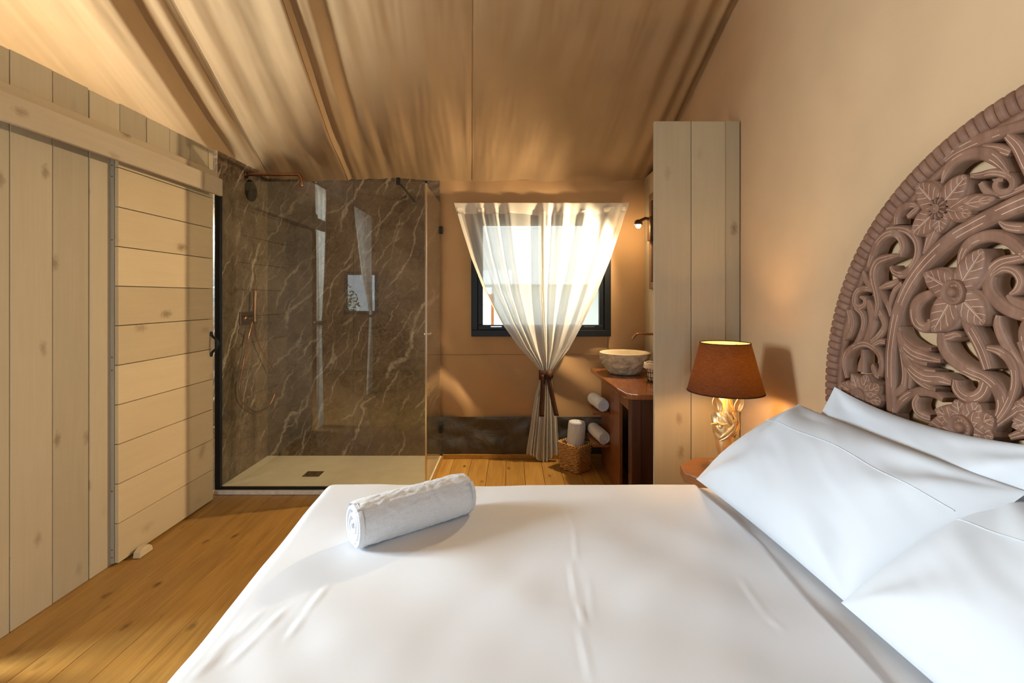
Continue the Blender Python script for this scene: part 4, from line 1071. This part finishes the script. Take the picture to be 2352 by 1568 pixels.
S([(2162, 776), (2180, 772), (2193, 768), (2208, 772)], [12, 12, 9, 2])
S([(2206, 722), (2222, 750), (2240, 782), (2254, 812), (2266, 848)], [12, 16, 17, 17, 15])
S([(2291, 724), (2289, 750), (2306, 790), (2330, 824), (2350, 862), (2362, 900)], [7, 13, 14, 13, 14, 12])
S([(2268, 799), (2296, 807), (2319, 828), (2331, 860), (2328, 897), (2312, 936), (2290, 968)], [8, 13, 14, 13, 12, 12, 7], .003)
S([(2340, 784), (2356, 815), (2374, 870)], [9, 15, 13])
S([(2192, 872), (2194, 892), (2210, 910), (2232, 914), (2252, 902), (2262, 880), (2270, 866)], [9, 15, 16, 16, 17, 18, 14], 0, 'carved_leaf')
S([(2284, 976), (2320, 948), (2358, 920), (2410, 888)], [9, 14, 15, 13])
S([(2326, 962), (2350, 975), (2400, 985)], [8, 13, 13])
S([(2318, 1004), (2350, 994), (2400, 990)], [8, 13, 12])
# flowers
PC = [(-1, None), (-1, .012), (-.85, .004), (-.5, .001), (-.12, .003), (0, .006), (.12, .003), (.5, .001), (.85, .004), (1, .012), (1, None)]
def flower(c, petals, rc, kind, lift=.010, mir=True):
    y, z, s = U(*c)
    fl = empty('carved_flower', (XF, y, z)); fl.parent = hb; fl.matrix_parent_inverse = Matrix.Translation(-wpos(hb))
    # matrix_parent_inverse keeps the world place; children are placed from it
    objs = []
    def put(mb, nm, m):
        o = mb.build(nm, m); o.parent = fl; o.matrix_parent_inverse = Matrix.Translation(-Vector((XF, y, z))); objs.append(o); return o
    for (tx, ty, hw) in petals:
        dx, dy = tx-c[0], ty-c[1]
        pts = [(c[0]+dx*t_, c[1]+dy*t_, hw*w_) for t_, w_ in ((.05, .62), (.25, 1.0), (.45, 1.14), (.65, 1.04), (.83, .70), (.95, .30), (1, .03))]
        put(ribbon_mb(pts, 5, lift, XBK, PC, True), 'petal', M['petal'])
    r = rc*s
    if kind == 'cup':
        put(MB().lathe([(r, .004), (r*.97, -.006), (r*.86, -.009), (r*.62, .002), (r*.46, .004), (r*.40, -.006), (r*.33, -.012), (r*.0001+.0001, -.013)], (XF-lift, y, z), 'x', 40), 'flower_cup', M['petal'])
    elif kind == 'coil':
        put(MB().lathe([(r, .004), (r*.95, -.006), (r*.8, -.007), (r*.72, .0), (r*.6, -.004), (r*.45, -.007), (r*.38, -.002), (r*.28, -.008), (.0001, -.010)], (XF-lift, y, z), 'x', 36), 'flower_cup', M['petal'])
    else:
        for k in range(12):
            an = 2*PI*k/12; mb = MB(); v = []
            for j in range(7):
                t_ = j/6; rr = r*lerp(.36, 1.0, t_); w_ = r*(.10+.15*t_)*(1-.75*max(0, t_-.7)/.3)
                for q in range(7):
                    u = -1+q/3; v.append((XF-lift-.007*(1-u*u)*(.5+.5*math.sin(PI*t_))-.002+(.006 if abs(u) > .99 else 0), y+rr*math.cos(an)-u*w_*math.sin(an), z+rr*math.sin(an)+u*w_*math.cos(an)))
            mb.grid(v, 7, 7, flip=False); put(mb, 'rosette_petal', M['carved'])
        put(MB().lathe([(r*.42, .004), (r*.42, -.006), (r*.36, -.009), (r*.30, -.005), (r*.26, -.010), (.0001, -.012)], (XF-lift, y, z), 'x', 28), 'flower_button', M['carved'])
    if not mir: return
    f2 = fl.copy(); COL.objects.link(f2); f2.location = (XF, 2*HC-y, z)
    for o in objs:
        c_ = o.copy(); COL.objects.link(c_); c_.parent = f2
        c_.matrix_parent_inverse = Matrix.Translation((0, 0, 0)); c_.scale = (1, -1, 1); c_.location = Vector((-XF, y, -z))
def ringpet(c, rx, ry, n, hw, a_=0): return [(c[0]+rx*math.cos(a_+2*PI*k/n), c[1]+ry*math.sin(a_+2*PI*k/n), hw) for k in range(n)]
flower((2161, 479), [(2110, 423, 33), (2226, 401, 33), (2098, 538, 32), (2163, 536, 27), (2240, 492, 24), (2296, 455, 20)], 26, 'rosette')
S([(2150, 515), (2138, 545), (2123, 583)], [16, 16, 3], .004, 'carved_leaf'); 
flower((2201, 671), [(2129, 628, 34), (2266, 571, 36), (2149, 762, 38), (2270, 745, 38)], 30, 'cup', .012)
flower((1977, 911), ringpet((1977, 911), 54, 56, 9, 21, .2), 21, 'coil', .008)
flower((2216, 982), ringpet((2216, 982), 80, 66, 9, 32, .35), 30, 'cup', .010)
flower((2420, 960), ringpet((2420, 960), 90, 80, 9, 36, .1), 34, 'cup', .010)
# middle of the carving, just outside the frame
def V(y, z): return (1176+XF*F/y, 682-(z-H)*F/y)
def SV(pts, name='carved_scroll', lift=0.0, mir=True):
    S([V(y, z)+(hw,) for y, z, hw in pts], None, lift, name, 6, mir)
SV([(1.0, .72, 24), (1.0, .95, 20), (1.0, 1.12, 16), (1.0, 1.24, 10)], 'carved_stem', 0, False)
SV([(1.095, 1.40, 14), (1.06, 1.50, 17), (1.02, 1.53, 16), (1.0, 1.48, 8)])
SV([(1.10, 1.60, 14), (1.05, 1.63, 15), (1.0, 1.62, 12)], 'carved_leaf')
SV([(1.09, 1.18, 16), (1.05, 1.10, 17), (1.005, 1.06, 10)], 'carved_leaf')
SV([(1.10, 1.08, 13), (1.05, .98, 16), (1.005, .93, 8)], 'carved_leaf')
SV([(1.12, 1.27, 14), (1.14, 1.36, 16), (1.10, 1.43, 14)])
SV([(1.09, 1.845, 15), (1.04, 1.88, 17), (1.0, 1.885, 16)], 'carved_leaf')
SV([(1.09, 1.73, 12), (1.05, 1.76, 14), (1.02, 1.74, 8)], 'carved_leaf')
def VF(y, z, r, n, a_, hw): return [V(y+r*math.cos(a_+2*PI*k/n), z+r*math.sin(a_+2*PI*k/n))+(hw,) for k in range(n)]
flower(V(1.0, 1.33), VF(1.0, 1.33, .135, 6, PI/2, 52), 44, 'cup', .012, False)
flower(V(1.0, 1.805), VF(1.0, 1.805, .085, 5, PI/2, 40), 32, 'rosette', .010, False)
flower(V(1.0, 1.565), VF(1.0, 1.565, .070, 8, 0, 26), 26, 'coil', .008, False)
# plain lower rail, hidden behind the pillows
box('lower_rail', M['carved'], XF+.004, XBK, HC-.80, HC+.80, .66, .78, hb, .004)

# ------------------------------------------------------------------ outside
g = MB(); g.add([(-40, -40, -.35), (40, -40, -.35), (40, 40, -.35), (-40, 40, -.35)], [(0, 1, 2, 3)])
tag(g.build('ground', M['grass']), 'pale sunlit lawn outside the tent', 'ground', kind='structure')
def shrub(x_, y_, h_, r_, label, seed):
    root = empty('shrub', (x_, y_, -.35), label, 'shrub', None)
    rnd = random.Random(seed); mb = MB()
    for k in range(900):
        a, b = rnd.uniform(0, 2*PI), rnd.uniform(-.9, 1); rr = r_*rnd.uniform(.55, 1); c = Vector((x_+rr*math.cos(a)*math.sqrt(1-b*b), y_+rr*math.sin(a)*math.sqrt(1-b*b), -.35+h_*(.55+.45*b*rnd.uniform(.7, 1))))
        u = Vector((rnd.uniform(-1, 1), rnd.uniform(-1, 1), rnd.uniform(-1, 1))).normalized()*.07; w_ = u.orthogonal().normalized()*.035
        mb.add([c-u, c+w_, c+u, c-w_], [(0, 1, 2, 3)])
    f_ = mb.build('foliage', M['leaf'], root); f_['kind'] = 'stuff'
    MB().tube([(x_, y_, -.35), (x_, y_, h_*.5)], .04, 6).build('trunk', M['bronze'], root)
for i, (x_, y_, h_, r_) in enumerate(((-5.2, -6.2, 2.6, 1.0), (-2.7, -6.8, 3.0, 1.1), (-.1, -7.2, 2.8, 1.1))):
    shrub(x_, y_, h_, r_, ('green shrub beyond the small rear window', 'taller green shrub between the two others behind the tent', 'green shrub facing the glazed rear door')[i], i+3)
for i, px in enumerate((1111, 1129)):
    d = 9.0; p = P(px, 700, d)
    tag(MB().box(p.x-.05, p.x+.05, d-.05, d+.05, -.35, 1.5).build('garden_post', M['orange'], None, .006), ('orange wooden post seen through the lower left of the window', 'second orange post just right of the first outside the window')[i], 'post', 'posts outside the window')
nb = empty('neighbour_tent', (2.0, 13, -.35), 'pale neighbouring tent far outside the back window', 'tent')
MB().box(-.5, 5.5, 12, 15, -.35, 1.8).build('walls', M['white_canvas'], nb)
MB().add([(-.9, 11.6, 1.75), (5.9, 11.6, 1.75), (5.9, 15.4, 1.75), (-.9, 15.4, 1.75), (-.9, 13.5, 3.4), (5.9, 13.5, 3.4)], [(0, 1, 5, 4), (2, 3, 4, 5), (0, 4, 3), (1, 2, 5), (0, 3, 2, 1)]).build('roof', M['white_canvas'], nb)
